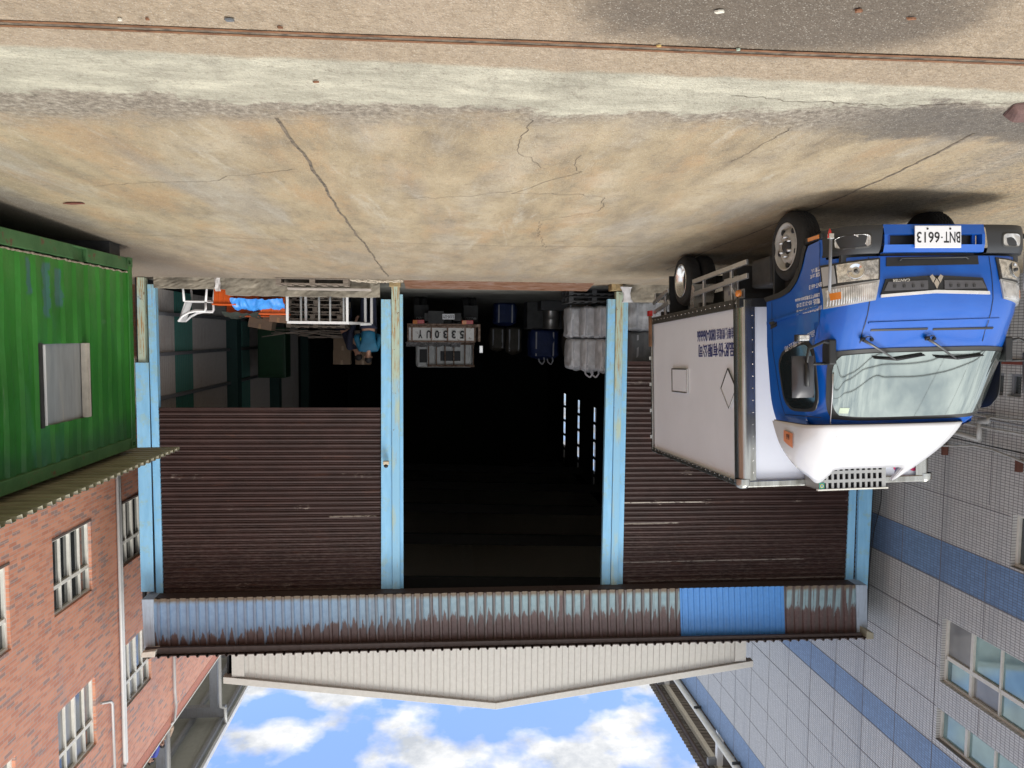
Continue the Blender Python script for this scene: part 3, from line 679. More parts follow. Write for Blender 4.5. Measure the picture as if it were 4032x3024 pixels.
sash_window(gb, GX, 1, 7.9, 12.74, 8.02, 8.64, 7, None, ['gteal'])
sash_window(gb, GX, 1, 7.5, 11.15, 3.92, 4.8, 4, None, ['gdark'])
sash_window(gb, GX, 1, 15.3, 16.6, 4.1, 4.82, 2, None, ['gdark'])
sash_window(gb, GX, 1, 7.9, 12.7, 10.9, 12.1, 7, 11.8, ['gteal', 'ggrey', 'gteal'])
for a in (10.3, 10.7, 11.12, 11.5): sash_window(gb, GX, 1, a, a+.3, 1.62, 2.0, 1, None, ['gdark'], matf='girt')
MB().box((GX, 9.8, 1.4), (GX+.06, 12.1, 1.47)).build('window_ledge', simple('red_oxide_ledge', (.2, .05, .035), .6), gb, .005)
MB().box((GX-.2, yA+.2, -.5), (GX-.6, yB, GTOP)).build('core_wall', M['interior'], gb)
MB().box((GX-.001, yA, -.5), (GX-12, yA+.15, GTOP)).build('end_wall', simple('end_wall_render', (.4, .41, .42), .6), gb)
# roof edge gutter, canopy on posts above the roof
c_, r_ = GX+.12, .11
MB().tube([(c_, 5, GTOP+.1), (c_, 44, GTOP+.1)], r_, 12).build('gutter_pipe', simple('pale_pvc', (.62, .62, .58), .5, var=.1), gb)
for y in (12, 18, 21.5, 25, 28.5, 32): MB().box((GX-.0, y, GTOP-.08), (GX+.26, y+.05, GTOP+.0)).build('pipe_bracket', M['darksteel'], gb)
CZ = 16.1
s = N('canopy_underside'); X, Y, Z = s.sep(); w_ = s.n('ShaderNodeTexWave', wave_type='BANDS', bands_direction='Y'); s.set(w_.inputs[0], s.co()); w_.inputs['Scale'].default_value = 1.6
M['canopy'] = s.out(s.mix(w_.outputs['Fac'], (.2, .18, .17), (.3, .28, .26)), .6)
b = MB(); n = 170
for k in range(n):
    for f in (0, .55, .65, .9): 
        y = 4+(k+f)*.24; h = .045 if f in (.65, .9) else 0
        b.v += [Vector((GX+.32, y, CZ+h)), Vector((GX-5, y, CZ+.5+h))]
for i in range(4*n-1): b.f.append([2*i, 2*i+2, 2*i+3, 2*i+1]); b.sm.append(False)
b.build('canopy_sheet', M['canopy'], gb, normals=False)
for x, w, mt in ((GX+.1, .08, 'darkeave'), (GX-.3, .16, 'sash'), (GX-1.2, .1, 'darkeave'), (GX-2.2, .1, 'darkeave')):
    MB().box((x-w/2, 4, CZ-.2), (x+w/2, 44, CZ-.02)).build('purlin', M[mt], gb)
for y in (12, 18, 24, 30, 36):
    MB().box((GX-.42, y-.1, GTOP), (GX-.2, y+.1, CZ-.2)).build('canopy_post', M['alupale'], gb, .01)
    MB().box((GX-5, y-.08, CZ-.45), (GX+.1, y+.08, CZ-.21)).build('canopy_beam', M['girt'], gb, .01)
MB().box((GX-3.5, 4, GTOP), (GX-3.4, 44, CZ)).build('roof_screen', M['darksteel'], gb)
# pipes on the lower wall
def run(pts, r, mat, name, parent): 
    return MB().tube([AX(3700+x/2.21, 1250+y/2.21, GX+.12) for x, y in pts], r, 10).build(name, mat, parent)
pv = simple('weathered_grey_pipe', (.4, .4, .38), .5, var=.2)
run([(-900, 1190), (-200, 1120), (40, 1115), (300, 1118), (450, 1150), (734, 1260), (900, 1320)], .02, pv, 'water_pipe', gb)
run([(-200, 850), (200, 920), (430, 965), (734, 1020), (1000, 1060)], .02, pv, 'water_pipe', gb)
run([(100, 800), (380, 860), (560, 885), (734, 900), (900, 910)], .018, pv, 'water_pipe', gb)
run([(100, 800), (440, 890), (734, 945), (900, 970)], .018, M['girt'], 'water_pipe', gb)
run([(-300, 960), (130, 1000), (350, 1065)], .042, pv, 'drain_pipe', gb); run([(345, 900), (345, 1070)], .045, pv, 'drain_pipe', gb); run([(345, 905), (430, 900), (430, 870)], .05, pv, 'drain_pipe', gb)
run([(-200, 990), (80, 1040), (734, 1185), (900, 1230)], .01, M['blackplastic'], 'cable', gb)
for x, y in ((45, 1150), (690, 1290)):
    p = AX(3700+x/2.21, 1250+y/2.21, GX+.06); MB().box((p.x-.05, p.y-.03, p.z-.1), (p.x+.05, p.y+.03, p.z+.1)).build('pipe_bracket', simple('rust', (.12, .045, .03), .8), gb)
pts = [AX(3400+x/2.765, 1900+y/2.765, GX+.03) for x, y in ((195, 70), (190, 200), (165, 330), (120, 500), (90, 700), (70, 900), (40, 1200), (20, 1500))]
MB().tube(pts, .008, 6).build('cable', M['blackplastic'], gb)
# ------------------------------------------------------------------ brick building
BX = 6.6; BT = 10.78
def brick_mat():
    s = N('red_brick_tile'); X, Y, Z = s.sep(); v = s.cmb(Y, Z)
    def bt(c1, c2, mo, bias=0., off=0.):
        b = s.n('ShaderNodeTexBrick', offset=.5); s.set(b.inputs[0], s.cmb(s.math('ADD', Y, off), Z)); b.inputs['Scale'].default_value = 1; b.inputs['Brick Width'].default_value = .21; b.inputs['Row Height'].default_value = .068
        b.inputs['Mortar Size'].default_value = .005; b.inputs['Mortar Smooth'].default_value = .15; b.inputs['Bias'].default_value = bias
        s.set(b.inputs['Color1'], c1); s.set(b.inputs['Color2'], c2); s.set(b.inputs['Mortar'], mo); return b
    a = bt((.78, .36, .225), (.62, .245, .15), (.55, .46, .4))
    w = s.n('ShaderNodeTexWhiteNoise', noise_dimensions='2D'); row = s.math('FLOOR', s.math('DIVIDE', Z, .056)); odd = s.math('MULTIPLY', s.math('SUBTRACT', s.math('FLOORED_MODULO', row, 2.), 1.), .5)
    cx = s.math('FLOOR', s.math('SUBTRACT', s.math('DIVIDE', Y, .21), odd)); s.set(w.inputs[0], s.cmb(cx, row))
    dark = s.math('MULTIPLY', s.step(w.outputs[0], .885, .89), s.math('SUBTRACT', 1, a.outputs['Fac']))
    col = s.mix(dark, a.outputs[0], (.42, .26, .22))
    col = s.mix(s.math('MULTIPLY', s.math('MULTIPLY', s.step(w.outputs[0], .3, .31), s.math('SUBTRACT', 1, s.step(w.outputs[0], .55, .56))), .5), col, (.8, .4, .26))
    hz = s.step(s.noise(.9, 6, .7, k=(1, 1.4, .35)), .52, .72)
    col = s.mix(s.math('MULTIPLY', hz, .4), col, (.42, .34, .33))
    s.bump(s.math('SUBTRACT', 1, a.outputs['Fac']), .3, .005)
    return s.out(col, .55)
M['brick'] = brick_mat()
bb = empty('brick_building', (BX, 16, 0)); tag(bb, 'red brick tiled building with white framed windows behind the green container', 'building')
ys0 = [7.75, 10.47, 13.17, 15.9, 18.65, 21.4]
holes = []
for y in ys0:
    for z in (1.6, 4.66, 7.7): holes.append((y+3, y+3+1.4, z+.5, z+.5+1.34))
MB().wall((BX, -3, -.5), (0, 1, 0), (0, 0, 1), 29, BT+.5, holes, .14, (1, 0, 0)).build('wall', M['brick'], bb, normals=False)
for y in ys0:
    for z in (1.6, 4.66, 7.7):
        sash_window(bb, BX, -1, y, y+1.4, z, z+1.34, 4, z+.86, ['gdark'] if z < 6 else ['ggrey', 'gdark', 'ggrey'], inset=.07, fr=.045, matf='whitesash')

    MB().box((BX-.012, y-.02, 4.62), (BX+.1, y+1.42, 4.66)).build('window_sill', M['soot'], bb)
# soldier course on the parapet
b = MB()
for k in range(360):
    y = 0+k*.0705; b.box((BX-.005, y, BT-.24), (BX-.0005, y+.064, BT))
b.build('parapet_course', simple('soldier_brick', (.56, .22, .14), .55, var=.25, sc=9, k=(1, 8, 1)), bb)
MB().box((BX-.02, -3, BT), (BX+.2, 26, BT+.03)).build('parapet_cap', M['whitesash'], bb)
MB().box((BX+.3, -3, -.5), (BX+.7, 26, BT-.3)).build('core_wall', M['interior'], bb)
pvc = simple('white_pvc', (.5, .5, .49), .4, var=.06)
for dy, r in ((15.62, .034), (15.71, .03)): MB().tube([(BX-.07, dy, 1), (BX-.07, dy, 10.1)], r, 10).build('downpipe', pvc, bb)
MB().tube([(BX-.07, 15.6, 10.1), (BX-.04, 15.6, 10.2), (BX+.05, 15.6, 10.2)], .045, 10).build('downpipe', pvc, bb)
MB().tube([(BX-.04, 14.7, 8.3), (BX-.09, 15.0, 8.42), (BX-.09, 15.08, 8.5), (BX-.09, 15.1, 9.8), (BX-.05, 15.1, BT)], .028, 8).build('aircon_pipe', pvc, bb)
MB().tube([(BX-.05, 18.6, 7), (BX-.06, 18.6, 10.0), (BX-.06, 18.66, 10.4), (BX-.06, 18.5, 10.7), (BX+.1, 18.4, BT+.05)], .035, 8).build('aircon_pipe', pvc, bb)
# rooftop canopy of the brick building
KZ = 13.3
M['soffit'] = simple('grey_green_soffit', (.3, .31, .28), .7, var=.06)
MB().box((BX+.08, 8, KZ), (BX+5, 30, KZ+.05)).build('canopy_sheet', M['soffit'], bb)
MB().box((BX+.0, 8, KZ-.02), (BX+.08, 30, KZ+.14)).build('gutter', simple('white_gutter', (.7, .7, .7), .4), bb)
for x in (BX+.2, BX+1.1, BX+2.0, BX+2.9): MB().box((x-.05, 8, KZ-.16), (x+.05, 30, KZ-.005)).build('purlin', M['girt'], bb)
for y in (10.2, 14.6, 19.0, 23.4, 27.8):
    MB().box((BX+.1, y-.1, KZ-.5), (BX+5, y+.1, KZ-.17)).build('canopy_beam', M['girt'], bb, .01)
    MB().box((BX+.3, y-.12, BT-.2), (BX+.55, y+.12, KZ-.5)).build('canopy_post', M['girt'], bb, .01)
    MB().tube([(BX+.2, y-.2, BT), (BX+.2, y-.2, KZ-.55), (BX+.05, y-.2, KZ-.5), (BX+.05, y-.2, KZ)], .05, 8).build('downpipe', pvc, bb)
# ------------------------------------------------------------------ green shipping container
ct = empty('shipping_container', (4.03, 7.2, .1)); tag(ct, 'green shipping container with a cut window and a corrugated sheet roof', 'container')
s = N('green_container_paint'); X, Y, Z = s.sep()
g_ = s.ramp(s.noise(1.6, 6, .6, k=(1, 1.5, .6)), (.3, (.017, .125, .012)), (.55, (.028, .185, .02)), (.8, (.05, .24, .04)))
scr = s.math('MAXIMUM', s.step(s.noise(9, 7, .8, k=(1, 3, .5)), .68, .72), s.math('MULTIPLY', s.step(s.noise(5, 6, .8, k=(3, 7, .25)), .62, .66), .6))
g_ = s.mix(s.math('MULTIPLY', scr, .6), g_, (.2, .27, .17))
def patch(y0, y1, z0, z1):
    wv = s.math('MULTIPLY', s.math('SUBTRACT', s.noise(6, 4, .6), .5), .18); wy = s.math('ADD', Y, wv)
    return s.math('MULTIPLY', s.math('MULTIPLY', s.step(wy, y0-7.2-.01, y0-7.2+.01), s.math('SUBTRACT', 1, s.step(wy, y1-7.2-.01, y1-7.2+.01))), s.math('MULTIPLY', s.step(Z, z0-.1-.02, z0-.1+.02), s.math('SUBTRACT', 1, s.step(Z, z1-.1-.03, z1-.1+.03))))
pf = s.math('MAXIMUM', patch(7.79, 7.87, .34, .7), s.math('MAXIMUM', patch(8.08, 8.19, .36, .92), patch(8.3, 8.45, .4, .8)))
g_ = s.mix(s.math('MULTIPLY', pf, .8), g_, (.045, .13, .13))
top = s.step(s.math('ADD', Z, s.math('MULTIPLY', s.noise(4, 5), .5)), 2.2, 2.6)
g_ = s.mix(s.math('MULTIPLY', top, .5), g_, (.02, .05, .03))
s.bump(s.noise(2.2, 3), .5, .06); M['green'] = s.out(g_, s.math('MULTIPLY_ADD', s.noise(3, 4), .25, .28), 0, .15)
s = N('old_green_frame'); M['oldgreen'] = s.out(s.mix(s.step(s.noise(6, 6, .7), .58, .68), s.ramp(s.noise(3, 5), (.3, (.03, .1, .03)), (.7, (.07, .17, .06))), (.12, .06, .035)), .55); s.bump(s.noise(20, 4), .3, .01)
CX, CY1, CY0, CZ0, CZ1 = 4.03, 10.22, 4.16, .1, 2.6
def cside(holes):
    b = MB(); pr = [(0, 0), (.07, 0), (.105, .024), (.175, .024), (.21, 0)]
    ys = []; k = 0
    while CY0+.12+k*.28 < CY1-.14:
        for a, d in pr: ys.append((CY0+.12+k*.28+a*1.33, d))
        k += 1
    ys = [q for q in ys if q[0] < CY1-.12]+[(CY1-.12, 0)]
    zl = [CZ0+.2, 1.2, 2.05, CZ1-.14]
    for i in range(len(ys)-1):
        (a, da), (c, dc) = ys[i], ys[i+1]
        for j in range(3):
            if j == 1 and 7.93 < (a+c)/2 < 9.02: continue
            m_ = 5; dn_ = lambda y_, z_, d_: (CX+.014+d_+.016*mnoise.noise(Vector((y_*1.9, z_*1.3, 4)))*math.sin(math.pi*min(1, max(0, (z_-.3)/2.15))), y_+.012*mnoise.noise(Vector((y_*2, z_*2.2, 8))), z_)
            for q_ in range(m_):
                z0_ = zl[j]+(zl[j+1]-zl[j])*q_/m_; z1_ = zl[j]+(zl[j+1]-zl[j])*(q_+1)/m_
                b.add([dn_(a, z0_, da), dn_(c, z0_, dc), dn_(c, z1_, dc), dn_(a, z1_, da)], [(0, 1, 2, 3)])
    return b
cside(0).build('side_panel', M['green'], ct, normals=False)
MB().box((CX-.01, CY0+.1, CZ0+.01), (CX+.08, 8.66, CZ0+.17)).box((CX-.01, 8.98, CZ0+.01), (CX+.08, CY1-.1, CZ0+.17)).box((CX+.04, 8.66, CZ0+.01), (CX+.08, 8.98, CZ0+.17)).box((CX-.01, 8.66, CZ0+.01), (CX+.04, 8.98, CZ0+.03)).build('bottom_rail', M['oldgreen'], ct, .008)
MB().box((CX-.005, CY0+.1, CZ1-.14), (CX+.07, CY1-.1, CZ1)).build('top_rail', M['oldgreen'], ct, .008)
MB().box((CX-.012, CY1-.12, CZ0+.1), (CX+.12, CY1, CZ1-.1)).build('corner_post', M['green'], ct, .012)
MB().box((CX-.012, CY0, CZ0+.1), (CX+.12, CY0+.12, CZ1-.1)).build('corner_post', M['green'], ct, .012)
for y in (CY0, CY1-.17):
    for z in (CZ0, CZ1-.12):
        c = MB(); c.wall((CX-.016, y, z), (0, 1, 0), (0, 0, 1), .17, .12, [(.05, .12, .035, .085)], .04, (1, 0, 0)); c.box((CX+.03, y, z), (CX+.16, y+.17, z+.12)); c.build('corner_casting', M['oldgreen'], ct)
MB().box((CX+.12, CY1-.03, CZ0), (6.45, CY1, CZ1)).box((CX+.12, CY0, CZ0), (6.45, CY0+.03, CZ1)).box((6.4, CY0, CZ0), (6.45, CY1, CZ1)).box((CX+.05, CY0, CZ1-.02), (6.45, CY1, CZ1-.005)).box((CX+.08, CY0, CZ0+.1), (6.45, CY1, CZ0+.14)).build('shell', M['green'], ct)
s = N('window_board'); M['wboard'] = s.out(s.ramp(s.noise(2.5, 6, .6, k=(1, 4, .5)), (.3, (.24, .25, .245)), (.6, (.34, .35, .35)), (.75, (.45, .42, .34))), .3, 0, .2)
w = MB().box((CX+.06, 7.93, 1.2), (CX+.07, 9.02, 2.06)).build('window', M['wboard'], ct)
MB().box((CX+.0, 8.89, 1.2), (CX+.05, 9.0, 2.05)).box((CX-.01, 8.90, 1.2), (CX+.05, 8.915, 2.05)).box((CX-.012, 8.93, 1.2), (CX+.05, 8.95, 2.05)).build('window_frame', simple('cream_metal', (.5, .46, .4), .6, var=.2), w)
MB().box((CX+.0, 7.92, 1.19), (CX+.05, 7.98, 2.06)).build('window_frame', M['darksteel'], w)
MB().box((CX-.005, 8.0, 1.21), (CX+.03, 8.022, 2.04)).build('window_frame', M['whiteplastic'], w)
wl = MB(); pts = []
for k in range(240):
    y_ = CY0+.1+k*.0248; pts.append((CX-.004, y_, CZ0+.19+.012*mnoise.noise(Vector((y_*9, 1, 1)))+.01*mnoise.noise(Vector((y_*23, 1, 1)))))
for p, q in zip(pts, pts[1:]): wl.slab([p, q, (q[0], q[1], q[2]+.012), (p[0], p[1], p[2]+.012)], (.03, 0, 0))
wl.build('rusted_seam', simple('rust_and_filler', (.3, .24, .18), .8, var=.5, sc=20), ct)
# roof sheet
b = MB(); y = 3.9; pts = []
while y < 10.55:
    for f, h in ((0, 0), (.1, .04), (.45, .04), (.55, 0)): pts.append((y+f*.165, h))
    y += .165
for y, h in pts: b.v += [Vector((3.6+.02*mnoise.noise(Vector((y*.5, 1, 1))), y, 2.66+h)), Vector((6.6, y, 2.7+h)), Vector((3.6, y, 2.652+h)), Vector((6.6, y, 2.692+h))]
for i in range(len(pts)-1):
    a = 4*i; c = a+4; b.f += [[a, c, c+1, a+1], [a+2, a+3, c+3, c+2], [a, a+2, c+2, c]]; b.sm += [False]*3
s = N('olive_roof_sheet'); X, Y, Z = s.sep(); fr_y = s.math('FRACT', s.math('DIVIDE', s.math('ADD', Y, 3.3), .165)); ln = s.math('MULTIPLY', s.step(fr_y, .0, .1), s.math('SUBTRACT', 1, s.step(fr_y, .1, .3)))  # dark line painted at each rib, standing in for shade between the ribs
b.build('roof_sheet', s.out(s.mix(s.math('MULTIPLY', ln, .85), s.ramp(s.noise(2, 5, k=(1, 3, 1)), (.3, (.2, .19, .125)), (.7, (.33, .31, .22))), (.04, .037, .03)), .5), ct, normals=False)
for y in (4.3, 7.0, 9.9): MB().box((4.1, y-.15, gz(y)-.02), (6.3, y+.15, CZ0)).build('support_block', M['darksteel'], ct)

# ------------------------------------------------------------------ blue box lorry; local frame: x towards the container side, y backwards, z up
TX = -.03    # centre of the cab
tr = empty('box_truck', (-4.12, 5.85, -.212), (R(2.3), R(-1.3), 0), world=False)
tag(tr, 'blue cab box lorry with white body and white roof fairing', 'truck')
cxx = -.03
def wid(h): return .89 if h < 1.3 else .89-.05*(h-1.3)/.7-.03*max(0, (h-1.75)/.25)**2
def prof(h):
    pts = [(.3, .06), (.56, .06), (.75, .03), (.93, .02), (1.05, .05), (1.14, .085), (1.17, .10), (1.2, .125), (1.3, .16), (1.36, .19), (1.95, .44), (2.02, .5), (2.06, .58)]
    for (a, p), (c, q) in zip(pts, pts[1:]):
        if h <= c: return p+(q-p)*max(0, (h-a))/(c-a)
    return .58
def fpt(x, h, off=0.):   # front skin
    w = wid(h); t = min(1, abs(x-cxx)/w); t6 = t**7
    s_ = prof(h)+.26*t6+.03*t*t
    n = Vector((math.copysign(min(1, 7*.26*t**6/w*1.0), x-cxx) if t > .02 else 0, -1, .0)); 
    dh = (prof(h+.01)-prof(h-.01))/.02; n.z = dh; n.normalize()
    return Vector((x, s_, h))+n*off
def rnd(u, v, k):
    a, c = 2*u-1, 2*v-1; return (1+a*math.sqrt(1-k*c**4*a*a))/2, (1+c*math.sqrt(1-k*a**4*c*c))/2
def fpatch(q, off=.006, nu=10, nv=4, thick=.03, k_=0):
    # q: four (x,h) corners, order: near-low, far-low, far-top, near-top
    b = MB()
    def at(u, v, o):
        if k_: u, v = rnd(u, v, k_)
        x = (q[0][0]*(1-u)+q[1][0]*u)*(1-v)+(q[3][0]*(1-u)+q[2][0]*u)*v; h = (q[0][1]*(1-u)+q[1][1]*u)*(1-v)+(q[3][1]*(1-u)+q[2][1]*u)*v
        return fpt(x, h, o)
    b.grid(lambda u, v: at(u, v, off), nu, nv)
    if thick:
        for e in range(4):
            n = nu if e % 2 == 0 else nv
            for k in range(n):
                a = [(k/n, 0), (1, k/n), (1-k/n, 1), (0, 1-k/n)][e]; c = [((k+1)/n, 0), (1, (k+1)/n), (1-(k+1)/n, 1), (0, 1-(k+1)/n)][e]
                b.add([at(*a, off), at(*c, off), at(*c, off-thick), at(*a, off-thick)], [(0, 1, 2, 3)])
    return b
def mir(q): return [(2*cxx-a, h) for a, h in q]
BACK = 1.40
def lowside(s_):
    # lower edge of the door side: sill, wheel arch, rear of the cab
    pts = [(.0, .40), (.30, .40), (.56, .42), (.64, .56), (.74, .70), (.88, .79), (1.05, .82), (1.3, .84), (1.45, .85)]
    for (a, p), (c, q) in zip(pts, pts[1:]):
        if s_ <= c: return p+(q-p)*(s_-a)/(c-a)
    return .85
cols = []
for k in range(25):
    s_ = BACK-(BACK-.32)*k/24; cols.append(('n', s_))
nf = 44
for k in range(nf+1):
    t = math.cos(math.pi*k/nf); t = math.copysign(abs(t)**.8, t); cols.append(('f', t))
for k in range(25):
    s_ = .32+(BACK-.32)*k/24; cols.append(('m', s_))
hl = [0, .08, .16, .25, .33, .42, .5, .56, .6, .64, .7, .76, .82, .88, .93, .97, 1]
def shellpt(c, v):
    kind, t = c
    if kind == 'f':
        lo = .58-.0*t; h = lo+(2.04-lo)*v; w = wid(h)
        if abs(t) > .97: lo = .40; h = lo+(2.04-lo)*v; w = wid(h)
        return fpt(cxx+t*w, h)
    lo = lowside(t); h = lo+(2.04-lo)*v; w = wid(h)
    sg = 1 if kind == 'n' else -1
    y = max(t, prof(h)+.29) if t < .7 else t
    return Vector((cxx+sg*w, y, h))
b = MB(); nc = len(cols)
for c in cols:
    for v in hl: b.v.append(shellpt(c, v))
L = len(hl)
for i in range(nc-1):
    for j in range(L-1): b.f.append([i*L+j, (i+1)*L+j, (i+1)*L+j+1, i*L+j+1]); b.sm.append(True)
# roof
tops = [b.v[i*L+L-1] for i in range(nc)]
b.add([v+Vector((0, 0, 0)) for v in tops]+[Vector((cxx+(v.x-cxx)*.86, .62+(v.y-.62)*.9 if v.y > .6 else v.y+.06, 2.075)) for v in tops], [(i, i+1, nc+i+1, nc+i) for i in range(nc-1)]+[tuple(range(nc, 2*nc))], True)
b.add([(cxx-.89, BACK, .85), (cxx+.89, BACK, .85), (cxx+.89, BACK, 1.3), (cxx+.74, BACK, 2.04), (cxx-.74, BACK, 2.04), (cxx-.89, BACK, 1.3)], [(0, 1, 2, 3, 4, 5)])
cab = b.build('cab', M['blue'], tr)
M['seal'] = simple('window_rubber', (.03, .03, .028), .45)
# inner dark core so nothing shows through the gaps
MB().box((cxx-.74, .32, .5), (cxx+.74, BACK-.03, .84)).build('chassis_front', M['darksteel'], tr)
# windscreen: seal and glass
wsq = [(.79, 1.345), (-.87, 1.335), (-.81, 1.975), (.695, 1.985)]
fpatch(wsq, .010, 40, 20, .03, .12).build('windscreen_seal', M['seal'], tr)
gq = [(.755, 1.38), (-.835, 1.37), (-.775, 1.94), (.66, 1.95)]
ws = fpatch(gq, .016, 40, 20, .006, .14).build('windscreen', M['windscreen'], tr)
# small stickers
fpatch([(.62, 1.86), (.55, 1.86), (.55, 1.91), (.62, 1.91)], .019, 2, 2, 0).build('round_sticker', simple('pale_green_sticker', (.5, .6, .45), .5), ws)
# body creases of the front
fpatch([(.56, 1.128), (-.61, 1.105), (-.61, 1.118), (.56, 1.141)], .006, 20, 1, .01).build('front_crease', M['blue'], tr)
for a, c in ((.525, .03), (-.02, -.58)):
    fpatch([(a, 1.185), (c, 1.18), (c, 1.196), (a+.0, 1.201)], .004, 12, 1, .004).build('air_slot', M['ink'], tr)
fpatch([(.575, .585), (.57, .585), (.585, 1.3), (.592, 1.3)], .0025, 1, 14, 0).build('panel_gap', M['ink'], tr)
fpatch([(-.485, .585), (-.49, .585), (-.515, 1.3), (-.508, 1.3)], .0025, 1, 14, 0).build('panel_gap', M['ink'], tr)
# grille
gk = [(.455, .775), (.09, .75), (.09, .895), (.50, .905)]
gk2 = [(.09, .75), (-.035, .75), (-.035, .885), (.09, .895)]; gk3 = [(-.035, .75), (-.40, .77), (-.445, .885), (-.035, .885)]
g = MB()
for q in (gk, gk2, gk3):
    p_ = fpatch(q, .012, 8, 3, .02); g.add(p_.v, p_.f)
grl = g.build('grille', M['blackplastic'], tr)
g = MB()
for q in ([(.44, .80), (.10, .79), (.10, .865), (.475, .875)], [(-.045, .79), (-.385, .795), (-.425, .86), (-.045, .865)]):
    p_ = fpatch(q, .02, 8, 2, .01); g.add(p_.v, p_.f)
g.build('grille_bar', simple('grey_grille', (.11, .11, .12), .35, .3), grl)
g = MB()
for x in (.39, .31, .23, .15, -.1, -.17, -.24, -.31):
    p_ = fpatch([(x+.012, .825), (x-.012, .825), (x-.008, .85), (x+.008, .85)], .027, 1, 1, .006); g.add(p_.v, p_.f)
g.build('grille_tooth', M['darksteel'], grl)
g = MB()
for q in ([(.50, .905), (.03, .872), (.03, .898), (.505, .928)], [(.03, .872), (-.45, .885), (-.455, .912), (.03, .898)]):
    p_ = fpatch(q, .022, 14, 1, .015); g.add(p_.v, p_.f)
g.build('chrome_strip', simple('bright_strip', (.88, .88, .88), .25, .35), grl)
# three lozenge emblem, point down to the road in the photograph's upright sense is two lozenges above one: here mirrored from the photo
def loz(pts): 
    p = [fpt(x, h, .03) for x, h in pts]; return p, [fpt(x, h, .014) for x, h in pts]
g = MB()
for pts in ([(.03, .865), (.006, .815), (.03, .775), (.054, .815)], [(.062, .815), (.04, .775), (.066, .745), (.09, .76)], [(-.002, .815), (-.03, .76), (-.006, .745), (.02, .775)]):
    a, c = loz(pts); g.hexa(a+c)
g.build('emblem', M['chrome'], grl)
o = text('lettering', 'CANTER', M['alubright'], grl, fpt(.262, .778, .03), (1, .03, .02), (0, 0, 1), .15, .022, .002, .2, .02)
# lower black intake
p_ = fpatch([(.43, .592), (-.38, .58), (-.38, .655), (.44, .668)], .006, 12, 3, .02); p_.build('lower_intake', M['blackplastic'], tr)
MB().tube([fpt(.33, .625, .02), fpt(.31, .605, .02), fpt(-.26, .598, .02), fpt(-.28, .615, .02)], .007, 8).build('intake_bar', M['seal'], tr)
# lamps
for sg, mr in ((0, lambda q: q), (1, lambda q: [mir(q)[k] for k in (1, 0, 3, 2)])):
    bz = [(.86, .625), (.485, .595), (.505, .785), (.86, .825)]
    tz = [(.858, .825), (.505, .78), (.54, .945), (.85, 1.0)]
    hu = fpatch(mr(bz), .010, 14, 4, .04).build('headlight', M['seal'], tr)
    fpatch(mr([(.785, .637), (.505, .612), (.52, .772), (.78, .79)]), .020, 12, 5, .015).build('lens', M['reflector'], hu)
    bowl = MB(); c = fpt(mr([(.675, .70)]*4)[0][0], .70, .022); 
    n_ = (fpt(c.x, .7, .1)-fpt(c.x, .7, 0)).normalized()
    bowl.lathe([(.001, -.01), (.03, -.004), (.055, .004), (.066, .008), (.07, .006)], c, n_, 24).build('reflector_bowl', M['chrome'], hu)
    MB().lathe([(.001, .022), (.012, .02), (.016, .01), (.016, 0)], c, n_, 12).build('bulb', M['darksteel'], hu)
    fpatch(mr([(.855, .645), (.795, .64), (.79, .792), (.853, .808)]), .017, 8, 12, .01).build('side_panel', simple('grey_ribbed_plastic', (.4, .4, .4), .4, var=.05), hu)
    tu = fpatch(mr(tz), .012, 14, 4, .04).build('turn_signal', simple('lamp_housing', (.45, .45, .44), .3, .3), tr)
    fpatch(mr([(.845, .845), (.525, .80), (.552, .93), (.835, .982)]), .02, 14, 5, .01).build('lens', M['lens'], tu)
    fpatch(mr([(.825, .875), (.765, .866), (.765, .925), (.82, .932)]), .0225, 6, 4, .004).build('amber_bulb', M['amber'], tu)
# bumper
def bpt(x, h, off=0):
    t = min(1, abs(x+.045)/.90); s_ = .0+.30*t**9+.02*t*t+.012*((h-.44)/.1)**4
    return Vector((x, s_-off, h))
def bgrid(x0a, x1a, x0b, x1b, h0, h1, name, mat, off=0, holes=None):
    b = MB()
    def at(u, v):
        x = (x0a*(1-u)+x1a*u)*(1-v)+(x0b*(1-u)+x1b*u)*v; return bpt(x, h0+(h1-h0)*v, off)
    nu, nv = 24, 8
    b.grid(at, nu, nv)
    for v in (0, 1):
        for k in range(nu):
            a, c = at(k/nu, v), at((k+1)/nu, v); d = Vector((0, .12, 0)); b.add([a, c, c+d, a+d], [(0, 1, 2, 3)])
    return b.build(name, mat, tr)
s = N('bumper_grey'); M['bumper'] = s.out((.03, .032, .035), .42); s.bump(s.noise(220, 2), .12, .002)
bgrid(.855, .485, .85, .515, .325, .56, 'bumper_corner', M['bumper'])
bgrid(-.94, -.405, -.935, -.435, .325, .56, 'bumper_corner', M['bumper'])
